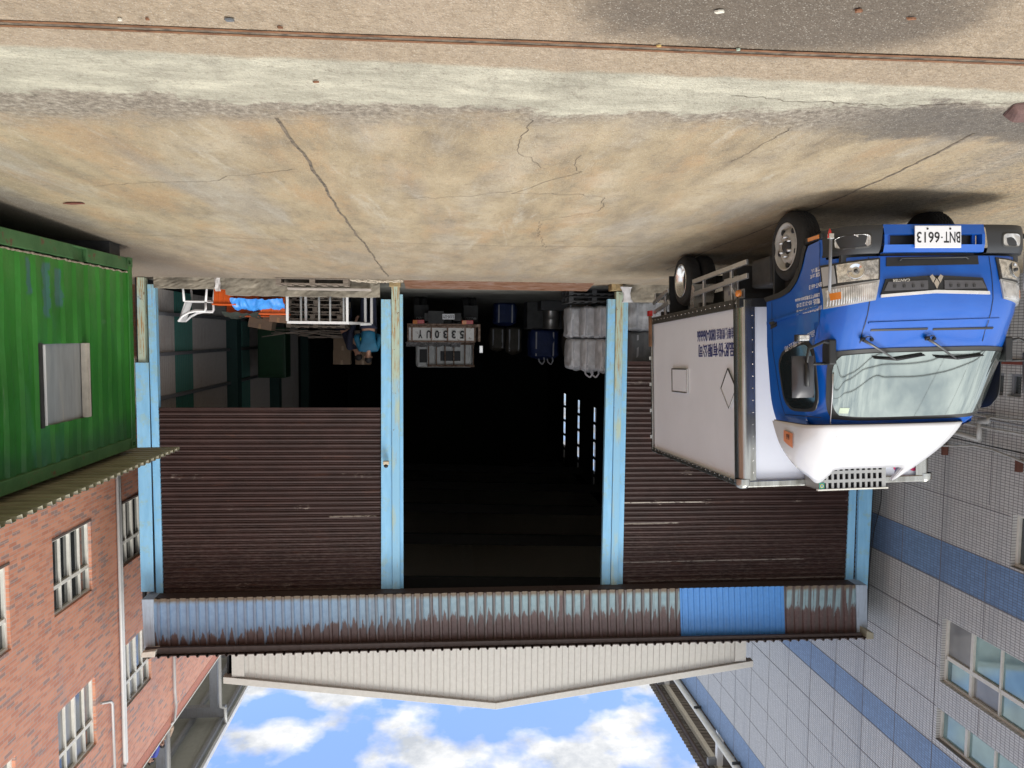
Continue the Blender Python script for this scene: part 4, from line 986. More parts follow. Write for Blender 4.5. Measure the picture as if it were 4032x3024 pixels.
# blue centre with the two openings
b = MB()
rows = [(.325, .41), (.41, .495), (.495, .555)]
for (h0, h1) in rows:
    for x0, x1 in ((.482, .455), (.455, -.375), (-.375, -.402)):
        if (h0, h1) == (.41, .495) and x0 == .455: continue
        n = 16
        for k in range(n):
            a = x0+(x1-x0)*k/n; c = x0+(x1-x0)*(k+1)/n
            b.add([bpt(a, h0, .004), bpt(c, h0, .004), bpt(c, h1, .004), bpt(a, h1, .004)], [(0, 1, 2, 3)])
for h, sgn in ((.325, 1), (.555, 1), (.41, 1), (.495, 1)):
    for k in range(24):
        a = .482+(-.402-.482)*k/24; c = .482+(-.402-.482)*(k+1)/24; d = Vector((0, .07, 0))
        b.add([bpt(a, h, .004), bpt(c, h, .004), bpt(c, h, .004)+d, bpt(a, h, .004)+d], [(0, 1, 2, 3)])
for x in (.455, -.375):
    d = Vector((0, .07, 0)); b.add([bpt(x, .41, .004), bpt(x, .495, .004), bpt(x, .495, .004)+d, bpt(x, .41, .004)+d], [(0, 1, 2, 3)])
b.build('bumper_centre', M['blue'], tr)
MB().box((.46, .10, .34), (-.38, .13, .57)).box((cxx-.8, .16, .5), (cxx+.8, .2, .62)).build('radiator', M['darksteel'], tr)
MB().box((.40, .06, .405), (.44, .075, .50)).box((-.33, .06, .405), (-.36, .075, .50)).build('bumper_bracket', M['blue'], tr)
for cx_, w_ in ((.70, .22), (-.665, .19)):
    fl = MB(); n = 20
    def rr_(k, w, h, r=.035):
        a = 2*math.pi*k/n; c = abs(math.cos(a))**.45*math.copysign(1, math.cos(a)); s2 = abs(math.sin(a))**.45*math.copysign(1, math.sin(a)); return cx_+c*w/2, .455+s2*h/2
    pts = [bpt(*rr_(k, w_, .105), .004) for k in range(n)]; fl.add(pts, [tuple(range(n))]); fl.build('fog_light', M['lens'], tr)
    fl = MB(); o1 = [bpt(*rr_(k, w_+.025, .13), .003) for k in range(n)]; o2 = [bpt(*rr_(k, w_, .105), .007) for k in range(n)]
    fl.add(o1+o2, [(k, (k+1) % n, n+(k+1) % n, n+k) for k in range(n)]); fl.build('fog_light_rim', M['seal'], tr)
# number plate
pl = MB().box((-.174, -.022, .343), (.234, -.014, .527)).build('number_plate', M['platewhite'], tr, .006)
text('plate_text', 'BNT', M['ink'], pl, (-.164, -.0226, .395), (1, 0, 0), (0, 0, 1), .145, .09, .001, 0, .012)
text('plate_text', '-', M['ink'], pl, (-.008, -.0226, .436), (1, 0, 0), (0, 0, 1), .014, .01, .001)
text('plate_text', '6613', M['ink'], pl, (.018, -.0226, .395), (1, 0, 0), (0, 0, 1), .20, .09, .001, 0, .012)
for x in (-.075, .125): MB().lathe([(.001, .006), (.008, .005), (.009, 0)], (x, -.022, .37), (0, -1, 0), 10).build('plate_bolt', M['ink'], pl)
# side: door window, gaps, handle, arch, mirror
def spt(s_, h, off=0.): return Vector((cxx+wid(h)+off, s_, h))
def spatch(q, off, name, mat, parent=tr, nu=6, nv=6, side=1, thick=.0, k_=0):
    b = MB()
    def at(u, v, o=off):
        if k_: u, v = rnd(u, v, k_)
        s_ = (q[0][0]*(1-u)+q[1][0]*u)*(1-v)+(q[3][0]*(1-u)+q[2][0]*u)*v; h = (q[0][1]*(1-u)+q[1][1]*u)*(1-v)+(q[3][1]*(1-u)+q[2][1]*u)*v
        p = spt(s_, h, o)
        if side < 0: p.x = 2*cxx-p.x
        return p
    b.grid(at, nu, nv)
    if thick:
        for e in range(4):
            n = nu if e % 2 == 0 else nv
            for k in range(n):
                a = [(k/n, 0), (1, k/n), (1-k/n, 1), (0, 1-k/n)][e]; c = [((k+1)/n, 0), (1, (k+1)/n), (1-(k+1)/n, 1), (0, 1-(k+1)/n)][e]
                b.add([at(*a), at(*c), at(*c, off-thick), at(*a, off-thick)], [(0, 1, 2, 3)])
    return b.build(name, mat, parent)
for sd_ in (1, -1):
    spatch([(1.19, 1.37), (.46, 1.215), (.43, 1.90), (1.10, 1.93)], .006, 'door_window_seal', M['seal'], side=sd_, thick=.01, nu=18, nv=18, k_=.32)
    spatch([(1.15, 1.395), (.49, 1.26), (.465, 1.875), (1.065, 1.9)], .011, 'door_window', M['glassdark'], side=sd_, nu=18, nv=18, k_=.34)
    for q in ([(1.28, .86), (1.272, .86), (1.272, 1.3), (1.28, 1.3)], [(1.28, 1.3), (1.272, 1.3), (1.16, 1.96), (1.168, 1.96)], [(.345, .42), (.339, .42), (.36, 1.25), (.366, 1.25)], [(1.16, 1.965), (.45, 1.945), (.45, 1.951), (1.16, 1.971)]):
        spatch(q, .003, 'door_gap', M['ink'], side=sd_, nu=2, nv=8)
spatch([(1.38, 1.045), (.36, .965), (.36, .985), (1.38, 1.075)], .012, 'door_crease', M['blue'], nu=14, nv=2, thick=.012)
h_ = spatch([(1.31, 1.03), (1.18, 1.03), (1.17, 1.10), (1.31, 1.125)], .004, 'door_handle', M['blackplastic'], thick=.01)
MB().box((cxx+.888, 1.2, 1.052), (cxx+.915, 1.29, 1.078)).build('grip', M['seal'], h_)
# wheel arch lip
b = MB()
for k in range(40):
    def lp(t):
        pts = [(.565, .42), (.60, .47), (.66, .60), (.76, .715), (.9, .795), (1.08, .83), (1.25, .84), (1.40, .85)]
        i = min(int(t*(len(pts)-1)), len(pts)-2); f = t*(len(pts)-1)-i; return Vector((cxx+.898, pts[i][0]*(1-f)+pts[i+1][0]*f, pts[i][1]*(1-f)+pts[i+1][1]*f))
    a, c = lp(k/40), lp((k+1)/40); d = Vector((0, .045, -.05)) if k > 12 else Vector((0, .05, -.02)); e = Vector((-.25, 0, 0))
    b.add([a, c, c+d, a+d], [(0, 1, 2, 3)]); b.add([a+d, c+d, c+d+e, a+d+e], [(0, 1, 2, 3)])
b.build('wheel_arch', M['blackplastic'], tr)
MB().box((cxx+.70, .30, .345), (cxx+.902, .58, .395)).build('side_skirt', M['blackplastic'], tr, .01)
MB().box((cxx+.90, .33, .355), (cxx+.91, .52, .387)).build('side_marker', M['amber'], tr, .003)
for a_ in (.63, -.60): MB().box((cxx+a_-.23, 1.30, .25), (cxx+a_+.23, 1.325, .84)).build('mudguard', M['blackplastic'], tr, .01)
# telescopic corner pole with a red tip on both front corners
for sg in (1, -1):
    x = cxx+sg*.885
    c = MB().tube([(x, .17, .40), (x+sg*.003, .19, .86)], .013, 10).build('corner_pole', M['girt'], tr)
    MB().box((x-.02, .15, .375), (x+.022, .19, .42)).build('pole_clamp', M['alubright'], c, .004)
    MB().tube([(x+sg*.012, .165, .33), (x+sg*.01, .17, .36), (x+sg*.008, .17, .41)], [.002, .014, .02], 8).build('pole_tip', M['red'], c)
# mirrors
def mirror(sg):
    x0 = cxx+sg*.80
    r_ = MB().tube([(x0, .30, 1.30), (x0+sg*.10, .27, 1.28), (x0+sg*.24, .26, 1.34), (x0+sg*.26, .27, 1.50)], .014, 8).tube([(x0, .36, 1.47), (x0+sg*.26, .27, 1.47)], .013, 8).build('mirror_arm', M['blackplastic'], tr)
    MB().box((x0-sg*.02, .27, 1.26), (x0+sg*.05, .40, 1.48)).build('mirror_base', M['blackplastic'], r_, .015)
    mb = MB(); n = 10
    def f(u, v):
        a = (u-.5)*2; c = (v-.5)*2; sx = abs(a)**3; sz = abs(c)**3
        return (x0+sg*.27+a*.10, .30-.055*(1-sx)*(1-sz), 1.58+c*.18)
    mb.grid(f, n, n); mb.box((x0+sg*.27-.10, .30, 1.40), (x0+sg*.27+.10, .31, 1.76)); hd = mb.build('mirror_head', simple('mirror_shell', (.05, .05, .055), .35, .1), r_)
    MB().box((x0+sg*.27-.075, .3105, 1.43), (x0+sg*.27+.075, .313, 1.73)).build('mirror_glass', M['chrome'], hd)
    MB().tube([(x0+sg*.27, .24, 1.46), (x0+sg*.27, .225, 1.55), (x0+sg*.27, .225, 1.66)], [.014, .022, .018], 8).build('mirror_stem', M['blackplastic'], hd)
mirror(1); mirror(-1)
l_ = MB().box((cxx+1.03, .26, 1.22), (cxx+1.12, .33, 1.27)).build('side_lamp', M['reflector'], tr, .008)
MB().box((cxx+1.02, .30, 1.215), (cxx+1.13, .34, 1.275)).build('lamp_bracket', M['blackplastic'], l_)
# wipers
for x in (.58, .03):
    w_ = MB().tube([fpt(x, 1.25, .02), fpt(x, 1.27, .035)], .022, 12).build('wiper', M['blackplastic'], tr)
    a = fpt(x, 1.262, .045); e = fpt(x-.30, 1.425, .05)
    MB().tube([a, a.lerp(e, .25)+Vector((0, -.01, 0)), e], [.014, .011, .006], 8).build('wiper_arm', simple('wiper_grey', (.12, .12, .12), .4, .4), w_)
    b = MB(); p0 = fpt(x-.12, 1.415, .03); p1 = fpt(x-.32, 1.43, .03); p2 = fpt(x-.56, 1.395 if x > .3 else 1.405, .03)
    b.tube([p0, p1, p2], .008, 6).tube([p0+Vector((0, -.015, .006)), p1+Vector((0, -.02, .01)), p2+Vector((0, -.015, .006))], .004, 6); b.build('wiper_blade', M['ink'], w_)
    n_ = MB().lathe([(.001, .012), (.014, .01), (.018, 0)], fpt(x-.08, 1.27, .004), (0, -1, .4), 12).build('washer_nozzle', M['blackplastic'], tr)
    MB().tube([fpt(x-.01, 1.262, .02), fpt(x-.03, 1.235, .03), fpt(x-.06, 1.24, .03), fpt(x-.08, 1.265, .012)], .004, 6).build('washer_hose', M['blackplastic'], n_)
# aerial on the near pillar
MB().tube([fpt(.72, 1.55, .03), fpt(.69, 1.75, .03), fpt(.65, 1.98, .04), Vector((.60, .40, 2.3))], [.008, .006, .004, .002], 6).build('aerial', M['alu'], tr)
# roof fairing
keys = [((.80, 1.28, 2.0), (.80, 1.285, 2.01), (.80, 1.29, 2.02)), ((.80, 1.12, 2.0), (.79, 1.15, 2.14), (.765, 1.2, 2.25)), ((.80, .9, 2.0), (.77, .98, 2.22), (.67, 1.13, 2.43)), ((.79, .68, 2.0), (.73, .82, 2.26), (.565, 1.06, 2.535)),
        ((.74, .52, 1.99), (.66, .68, 2.26), (.475, 1.05, 2.60)), ((.64, .455, 1.985), (.58, .60, 2.24), (.44, .90, 2.50)), ((.5, .43, 1.985), (.47, .56, 2.22), (.40, .83, 2.44)), ((0, .41, 1.985), (0, .54, 2.21), (0, .80, 2.43))]
keys = [tuple((p[0]+.02, p[1], p[2]+.03) for p in k) for k in keys]+[tuple((-p[0]*(.84, .74, .6)[j]+.02, p[1], p[2]+.03) for j, p in enumerate(k)) for k in keys[:-1][::-1]]
def cr_(p0, p1, p2, p3, t): return .5*((2*p1)+(-p0+p2)*t+(2*p0-5*p1+4*p2-p3)*t*t+(-p0+3*p1-3*p2+p3)*t**3)
def fair(u, v):
    n = len(keys)-1; i = min(int(u*n), n-1); t = u*n-i
    def K(i, j): return Vector(keys[max(0, min(n, i))][j])
    P = [cr_(K(i-1, j), K(i, j), K(i+1, j), K(i+2, j), t) for j in range(3)]
    q = P[0]*(1-v)*(1-2*v)+P[1]*4*v*(1-v)+P[2]*v*(2*v-1); q.x += .02
    return q
b = MB().grid(fair, 112, 14)
n1 = 113
for k in range(112):   # rolled inner lip
    a = fair(k/112, 1); c = fair((k+1)/112, 1); d = Vector((0, .03, -.012)); b.add([a, c, c+d, a+d], [(0, 1, 2, 3)])
fr = b.build('roof_fairing', M['fairing'], tr, normals=False)
md = fr.modifiers.new('thick', 'SOLIDIFY'); md.thickness = .008; md.offset = -1
bk = MB()
MB().tube([fair(k/40, .0)+Vector((0, 0, .0)) for k in range(41)], .007, 6).build('fairing_seal', M['ink'], fr)
# talisman sticker on the fairing side (plain notice with dark characters)
st = MB().grid(lambda u, v: (lambda p: p+Vector((.02, 0, .004)))(fair(.10+.06*u, .2+.32*v)), 4, 4).build('orange_sticker', simple('orange_paper', (.55, .2, .09), .6), fr)
p_s = fair(.13, .34)+Vector((.03, -.04, -.03))
text('sticker_mark', '品晶', M['ink'], st, p_s, (-.1, 1, 0), (-.15, 0, 1), .09, .05, .002, 0, .02)
# ------------------------------------------------------------------ lorry body
BXN, BXF, S0, S1, H0, H1 = .945, -1.2, 1.86, 5.2, .86, 2.73
body = MB().box((BXF+.03, S0+.03, .78), (BXN-.02, S1, 2.78)).build('box_body', M['white'], tr)
s = N('polished_corner_post'); M['cpost'] = s.out(s.ramp(s.noise(2, 4, k=(6, 6, .6)), (.3, (.22, .21, .18)), (.7, (.5, .5, .47))), .25, .9)
def cpost(x, y, sx):
    b = MB(); n = 8; r_ = .07
    prf = [(x+sx*.012, y+.16), (x+sx*.012, y+.075)]+[(x+sx*(-.06+.075*math.cos(a)), y+.075-.09*math.sin(a)) for a in [math.pi/2*k/n for k in range(n+1)]]+[(x-sx*.075, y-.015), (x-sx*.16, y-.006)]
    for (a, c), (d_, e) in zip(prf, prf[1:]): b.add([(a, c, .78), (d_, e, .78), (d_, e, 2.79), (a, c, 2.79)], [(0, 1, 2, 3)], True)
    return b.build('corner_post', M['cpost'], body, normals=False)
cpost(BXN, S0, 1); cpost(BXF, S0, -1)
for z0, z1, mt, nm in ((2.725, 2.80, 'cpost', 'top_rail'),):
    MB().box((BXF-.012, S0-.018, z0), (BXN+.014, S0+.02, z1)).build(nm, M[mt], body, .012)
MB().box((BXN-.02, S0+.1, 2.735), (BXN+.016, S1, 2.80)).build('top_rail', M['cpost'], body, .01)
MB().box((BXF-.016, S0+.1, 2.735), (BXF+.02, S1, 2.80)).build('top_rail', M['cpost'], body, .01)
for x in (BXN-.035, BXF+.035):
    b = MB(); b.lathe([(.001, .05), (.04, .045), (.07, .03), (.085, 0), (.085, -.06)], (x, S0+.05, 2.77), (0, 0, 1), 20); b.build('corner_cap', M['cpost'], body)
s = N('dark_bottom_rail'); M['rail'] = s.out(s.ramp(s.noise(5, 4), (.3, (.06, .058, .05)), (.7, (.1, .095, .085))), .4, .5)
MB().box((BXN-.03, S0, .765), (BXN+.012, S1, .868)).build('bottom_rail', M['rail'], body, .004)
MB().box((BXF, S0-.01, .765), (BXN+.01, S0+.03, .86)).build('bottom_rail', M['blackplastic'], body, .004)
MB().box((BXN-.01, S1-.03, .765), (BXN+.016, S1+.03, 2.79)).build('rear_post', M['cpost'], body, .006)
rv = MB()
for k in range(22): rv.lathe([(.001, .004), (.007, .003), (.008, 0)], (BXN+.012, S0+.1+k*.15, .81), (1, 0, 0), 8); rv.lathe([(.001, .004), (.006, .003), (.007, 0)], (BXN+.016, S0+.15+k*.15, 2.75), (1, 0, 0), 8)
for k in range(14): rv.lathe([(.001, .004), (.006, .003), (.007, 0)], (BXN-.13, S0-.008, .95+k*.13), (0, -1, 0), 8)
rv.build('rivet', M['alubright'], body)
for k in range(9): MB().box((BXN+.012, S1+.03, .95+k*.2), (BXN+.03, S1+.045, 1.0+k*.2)).build('hinge', M['alubright'], body) if k % 2 == 0 else None
# square and diamond placard holders
def holder(pts, name):
    p = [Vector((BXN-.016, a, c)) for a, c in pts]; d = Vector((.016, 0, 0)); c_ = sum(p, Vector())/len(p)
    o = MB().prism(p, d).build(name, M['alubright'], body)
    MB().prism([c_+(q-c_)*.93+Vector((.012, 0, 0)) for q in p], (.006, 0, 0)).build('placard', M['white'], o)
    for i in range(len(p)):
        a, c = p[i], p[(i+1) % len(p)]; MB().bar(a+d, c+d, .012, .012).build('holder_edge', M['seal'] if i in (0, len(p)-1) else M['alubright'], o)
holder([(4.225, 1.532), (3.60, 1.532), (3.60, 1.845), (4.225, 1.845)], 'square_holder'); holder([(2.215, 1.518), (1.985, 1.735), (2.19, 1.965), (2.42, 1.745)], 'diamond_holder')
xt = BXN-.018
text('company_name', '寶品股份有限公司', M['navyink'], body, (xt, 1.885, 1.225), (0, 1, 0), (0, 0, 1), 1.31, .165, .003, 0, .018)
text('hotline', '公害檢舉陳情電話', M['navyink'], body, (xt, 1.885, 1.06), (0, 1, 0), (0, 0, 1), .70, .13, .003, 0, .008)
text('hotline_number', '0800-066666', M['navyink'], body, (xt, 2.61, 1.055), (0, 1, 0), (0, 0, 1), .63, .14, .003, 0, .015)
dx_ = cxx+.897
for body_t, s0, z, w, h in (('111桃園市廢甲清字0029號', .30, .985, .46, .042), ('電話: 03-2121210', .33, .925, .42, .042), ('公害檢舉陳情電話0800-066666', .33, .878, .45, .032), ('BNT-6613', .30, .79, .22, .035), ('總重 2.81噸', .33, .70, .17, .034), ('載重 3人', .33, .655, .15, .034)):
    text('door_lettering', body_t, M['whiteink'], cab, (dx_, s0, z-.025), (0, 1, .035), (0, -.035, 1), w, h*1.15, .002, 0, .02)
text('door_lettering', '品股份有限公司', M['whiteink'], cab, (cxx+.896, .43, 1.17), (0, 1, .24), (0, -.24, 1), .58, .055, .003)
# refrigeration unit on the front of the body
ac = MB()
Y0a = 1.60
hs = []
for i in range(11):
    for j in range(4): hs.append((.045+i*.062, .045+i*.062+.036, -.09+j*.092+.03, -.09+j*.092+.09))
hs = [(a, c, d, e) for a, c, d, e in hs if d > 0]
AXO = .07
ac.wall((-.60+AXO, Y0a, 2.52), (1, 0, 0), (0, 0, 1), .745, .285, hs, .015, (0, 1, 0))
ac.add([(.215, Y0a, 2.52), (.235, S0, 2.52), (.235, S0, 2.80), (.215, Y0a, 2.805)], [(0, 1, 2, 3)]).add([(-.53, Y0a, 2.52), (-.53, S0, 2.52), (-.53, S0, 2.80), (-.53, Y0a, 2.805)], [(0, 1, 2, 3)]).add([(-.53, Y0a-.01, 2.805), (.22, Y0a-.01, 2.805), (.24, S0, 2.80), (-.53, S0, 2.80)], [(0, 1, 2, 3)])
acu = ac.build('cooling_unit', simple('unit_steel', (.42, .42, .4), .4, .5, var=.1), tr, normals=False)
MB().box((-.52, Y0a+.04, 2.3), (.20, S0-.01, 2.79)).build('condenser', M['ink'], acu)
MB().box((-.55, Y0a-.012, 2.80), (.23, Y0a+.02, 2.815)).build('top_edge', simple('cream_strip', (.8, .78, .68), .4), acu)
MB().box((.155, Y0a-.006, 2.73), (.213, Y0a-.001, 2.80)).build('green_badge', simple('green_badge', (.06, .28, .2), .4), acu)
MB().lathe([(.001, .002), (.02, .002)], (.184, Y0a-.006, 2.765), (0, -1, 0), 20).build('badge_ring', simple('yellow_ring', (.6, .55, .15), .4), acu)
MB().lathe([(.001, .003), (.012, .003)], (.184, Y0a-.006, 2.765), (0, -1, 0), 16).build('badge_centre', simple('blue_dot', (.1, .3, .5), .4), acu)
# pink logo panel on the far top corner of the body
pk = simple('pink_logo', (.6, .02, .12), .4)
lg = MB().box((-1.09, S0+.026, 2.50), (-.62, S0+.029, 2.71)).build('logo_board', M['white'], body)
for x in (-1.03, -.94, -.85): MB().lathe([(.001, .004), (.055, .004)], (x, S0+.024, 2.60+.03), (0, -1, 0), 24).build('logo_disc', pk, lg)
text('logo_text', 'HK', M['whiteink'], lg, (-1.08, S0+.018, 2.60), (1, 0, 0), (0, 0, 1), .08, .05, .002, .1)
text('logo_text', '03', M['whiteink'], lg, (-1.09, S0+.018, 2.535), (1, 0, 0), (0, 0, 1), .05, .04, .002, .1)
# chassis, tanks, guards
MB().box((-.38, 1.4, .50), (-.28, 5.1, .66)).box((.38, 1.4, .50), (.28, 5.1, .66)).box((-.4, 5.05, .5), (.4, 5.12, .66)).box((-.9, 2.0, .70), (.9, 2.06, .78)).box((-.9, 3.2, .70), (.9, 3.26, .78)).box((-.9, 4.8, .70), (.9, 4.86, .78)).build('chassis', M['darksteel'], tr)
MB().box((.36, 2.30, .36), (.80, 2.72, .70)).build('battery_box', M['darksteel'], tr, .01)
MB().box((.84, 2.13, .49), (.86, 2.52, .78)).build('side_plate', M['alu'], tr, .003)
text('plate_mark', '冷凍', M['navyink'], tr, (.863, 2.26, .64), (0, 1, 0), (0, 0, 1), .12, .05, .002)
MB().tube([(.25, 1.75, .34), (.25, 2.25, .34)], .17, 20).build('air_tank', simple('maroon_tank', (.12, .02, .02), .5), tr)
MB().box((.5, 1.5, .36), (.78, 1.95, .66)).build('tank', M['darksteel'], tr, .03)
gd = MB()
def rail_(s0, z0, s1, z1, x=.93): gd.bar((x, s0, z0), (x, s1, z1), .028, .055)
rail_(1.70, .40, 3.36, .425); rail_(1.69, .545, 3.32, .585)
for s_, z0 in ((3.06, .40), (2.19, .38)): gd.box((.885, s_-.025, z0), (.915, s_+.025, .80))
gd.bar((.88, 2.02, .78), (.90, 2.25, .56), .03, .03)
gd.build('side_guard', M['alu'], tr, .004)
gd = MB(); rail_(4.40, .43, 5.12, .55); rail_(4.36, .60, 5.09, .69); gd.box((.885, 4.60, .43), (.915, 4.66, .80)); gd.build('side_guard', M['alu'], tr, .004)
gd = MB(); rail_(1.7, .4, 3.36, .42, -.9); rail_(1.7, .55, 3.32, .58, -.9); rail_(4.4, .43, 5.12, .5, -.9); gd.build('side_guard', M['alu'], tr)
MB().lathe([(.001, .03), (.03, .025), (.04, 0), (.04, -.02)], (.945, 1.905, .712), (1, 0, -.0), 20).build('side_marker', M['amber'], tr)
MB().box((.89, 1.86, .665), (.905, 1.99, .77)).build('marker_bracket', M['alu'], tr)
MB().add([(.6, 3.46, .44), (.90, 3.50, .44), (.90, 3.62, .80), (.6, 3.60, .80)], [(0, 1, 2, 3)]).add([(.90, 3.50, .44), (.90, 3.40, .50), (.90, 3.44, .80), (.90, 3.62, .80)], [(0, 1, 2, 3)]).build('wing', M['alubright'], tr)
for a_ in (.755, -.755): MB().box((a_-.135, 4.47, .22), (a_+.135, 4.49, .80)).build('mud_flap', M['blackplastic'], tr)
MB().box((-.9, 5.12, .40), (.9, 5.17, .50)).build('rear_bumper', M['alu'], tr, .005)
MB().box((.955, S1-.06, .70), (.985, S1+.02, 1.2)).build('rear_pole', simple('rusty_pole', (.2, .1, .05), .7, var=.4), tr)
MB().box((.95, S1-.09, .66), (1.0, S1+.03, .74)).build('rear_pole_clip', M['red'], tr)
# wheels
def tyre(c, R_=.335, w=.19, sx=1, rim='front', name='wheel'):
    root = MB()
    wr = R_*.66
    prf = [(wr, 0), (wr+.02, .012), (R_*.8, .018), (R_-.03, .010), (R_-.008, -.012), (R_, -.035), (R_, -w+.035), (R_-.008, -w+.012), (R_*.8, -w-.004), (wr, -w)]
    o = MB().lathe([(r, t*1) for r, t in prf], c, (sx, 0, 0), 48).build('tyre', M['rubber'], tr)
    # tread blocks: zigzag ribs
    t = MB()
    for band in range(4):
        off = -.05-band*(w-.1)/3
        for k in range(72):
            a0 = 2*math.pi*k/72; a1 = 2*math.pi*(k+1)/72; z = .007*(1 if k % 2 else -1); z2 = -z
            for sgn in (1,):
                p = lambda a, x, r: Vector(c)+Vector((sx*(off+x), math.cos(a)*r, math.sin(a)*r))
                t.add([p(a0, z-.009, R_+.001), p(a1, z2-.009, R_+.001), p(a1, z2+.009, R_+.001), p(a0, z+.009, R_+.001), p(a0, z-.009, R_+.006), p(a1, z2-.009, R_+.006), p(a1, z2+.009, R_+.006), p(a0, z+.009, R_+.006)], [(4, 5, 6, 7), (0, 1, 5, 4), (2, 3, 7, 6)])
    t.build('tread', M['rubber'], o)
    if rim == 'front':
        prr = [(wr+.012, .012), (wr+.006, .018), (wr-.006, .006), (wr-.02, -.03), (wr-.045, -.045), (.165, -.018), (.14, .0), (.115, .004), (.1, -.012), (.072, -.014)]
    else:
        prr = [(wr+.012, .012), (wr+.006, .02), (wr-.01, .008), (wr-.02, -.03), (wr-.035, -.05), (wr-.04, -.12), (.12, -.13), (.08, -.12)]
    ri = MB().lathe(prr, c, (sx, 0, 0), 48).build('rim', M['rimpaint'] if rim == 'front' else M['alubright'], o, normals=False)
    MB().lathe([(.001, .03), (.04, .028), (.055, .015), (.06, -.02)] if rim == 'front' else [(.001, -.04), (.05, -.045), (.06, -.06), (.06, -.13)], c, (sx, 0, 0), 24).build('hub', M['darksteel'], o)
    if rim == 'front':
        for k in range(5):
            a = 2*math.pi*(k+.2)/5; p = Vector(c)+Vector((sx*-.012, math.cos(a)*.175, math.sin(a)*.175))
            MB().lathe([(.001, .012), (.026, .008), (.028, -.01)], p, (sx, 0, 0), 14).build('vent_hole', M['ink'], o)
        nm = MB()
        for k in range(6):
            a = 2*math.pi*(k+.5)/6; p = Vector(c)+Vector((0, math.cos(a)*.092, math.sin(a)*.092)); nm.lathe([(.001, .035), (.013, .033), (.015, -.01)], p, (sx, 0, 0), 6)
        nm.build('wheel_nut', M['alu'], o)
    MB().lathe([(wr, -w*.5), (.01, -w*.5)], c, (sx, 0, 0), 24).build('wheel_back', M['darksteel'], o)
    return o
M['rimpaint'] = simple('pale_rim_paint', (.42, .41, .38), .5, var=.25, sc=9)
tyre((.80, 1.085, .34), .33, .19, 1); tyre((-.74, 1.085, .34), .33, .19, -1)
tyre((.84, 4.09, .33), .33, .17, 1, 'rear'); tyre((.63, 4.09, .33), .33, .17, 1, 'rear'); tyre((-.78, 4.09, .33), .33, .17, -1, 'rear'); tyre((-.57, 4.09, .33), .33, .17, -1, 'rear')
MB().tube([(.7, 1.085, .33), (-.65, 1.085, .33)], .05, 10).tube([(.7, 4.09, .33), (-.65, 4.09, .33)], .07, 10).build('axle', M['darksteel'], tr)

# ------------------------------------------------------------------ old flatbed inside the warehouse
fl = empty('flatbed_truck', (-.05, 19.4, .05)); tag(fl, 'small old flatbed truck with rusty white tailgate parked in the dark doorway', 'truck')
s = N('rusty_white_paint'); M['rwhite'] = s.out(s.mix(s.step(s.noise(9, 7, .75), .6, .66), (.82, .81, .79), (.2, .1, .055)), .6)
s = N('rusty_frame'); M['rframe'] = s.out(s.ramp(s.noise(12, 7, .75), (.35, (.1, .045, .03)), (.55, (.32, .22, .16)), (.7, (.5, .46, .42))), .8)
tg = MB().box((-.90, 19.38, .84), (.80, 19.42, 1.25)).build('tailgate', M['rwhite'], fl, .01)
fr_ = MB().box((-.92, 19.35, .84), (.82, 19.385, .885)).box((-.92, 19.35, 1.215), (.82, 19.385, 1.26))
for x in (-.91, -.66, -.2, .22, .72): fr_.box((x-.02, 19.35, .8), (x+.02, 19.39, 1.26))
fr_.build('tailgate_frame', M['rframe'], tg, .004)
for k in range(3): MB().box((-.88, 19.372, .93+k*.08), (.78, 19.378, .94+k*.08)).build('tailgate_rib', M['rwhite'], tg)
for k, ch in enumerate('5330UY'):
    text('tailgate_letter', ch, M['ink'], tg, (-.63+k*.215, 19.345, .95), (1, 0, 0), (0, 0, 1), .11, .21, .002, 0, .035)
MB().box((-1.06, 19.42, .80), (-.90, 22.2, .86)).box((-1.06, 19.42, .86), (-1.0, 22.2, 1.24)).box((.80, 19.42, .84), (.84, 22.2, 1.25)).box((-1.06, 19.40, .78), (.84, 22.2, .84)).build('load_bed', M['rframe'], fl)
fr_ = MB()
for x in (-1.0, -.75, -.42, -.16, .1, .33): fr_.box((x-.018, 22.2, 1.2), (x+.018, 22.24, 2.0))
fr_.box((-1.04, 22.2, 1.96), (.36, 22.25, 2.02)).box((-1.04, 22.2, 1.3), (.36, 22.25, 1.36)).build('headboard_frame', M['rframe'], fl)
cabw = MB().box((-1.0, 22.35, .5), (.72, 23.9, 2.05)).build('cab', simple('cab_white', (.78, .79, .78), .5), fl, .1, 3)
MB().box((-.62, 22.33, 1.55), (-.02, 22.345, 1.85)).build('rear_window', M['ink'], cabw, .004)
MB().box((.38, 22.33, 1.5), (.6, 22.345, 1.9)).build('rear_window', M['ink'], cabw, .004)
MB().tube([(-1.0, 22.9, 1.5), (-1.25, 22.8, 1.5)], .015).build('mirror_arm', M['blackplastic'], cabw)
MB().box((-1.33, 22.78, 1.38), (-1.21, 22.84, 1.62)).build('mirror', M['alubright'], cabw, .015)
for x, f in ((.55, 1), (-.72, 1)):
    u = MB().box((x-.15, 19.40, .68), (x+.15, 19.5, .80)).build('tail_light', M['red'], fl, .008)
    MB().box((x+.03*f, 19.39, .69), (x+.14*f, 19.405, .79)).build('amber_lens', M['amber'], u)
p_ = MB().box((-.385, 19.40, .52), (-.065, 19.41, .665)).build('number_plate', M['platewhite'], fl, .004)
text('plate_text', '5330-UY', M['ink'], p_, (-.37, 19.398, .555), (1, 0, 0), (0, 0, 1), .29, .08, .001, 0, .01)
MB().box((-.1, 19.42, .45), (.30, 19.6, .78)).box((-.55, 19.5, .5), (-.35, 22, .7)).box((.2, 19.5, .5), (.4, 22, .7)).build('chassis', M['darksteel'], fl)
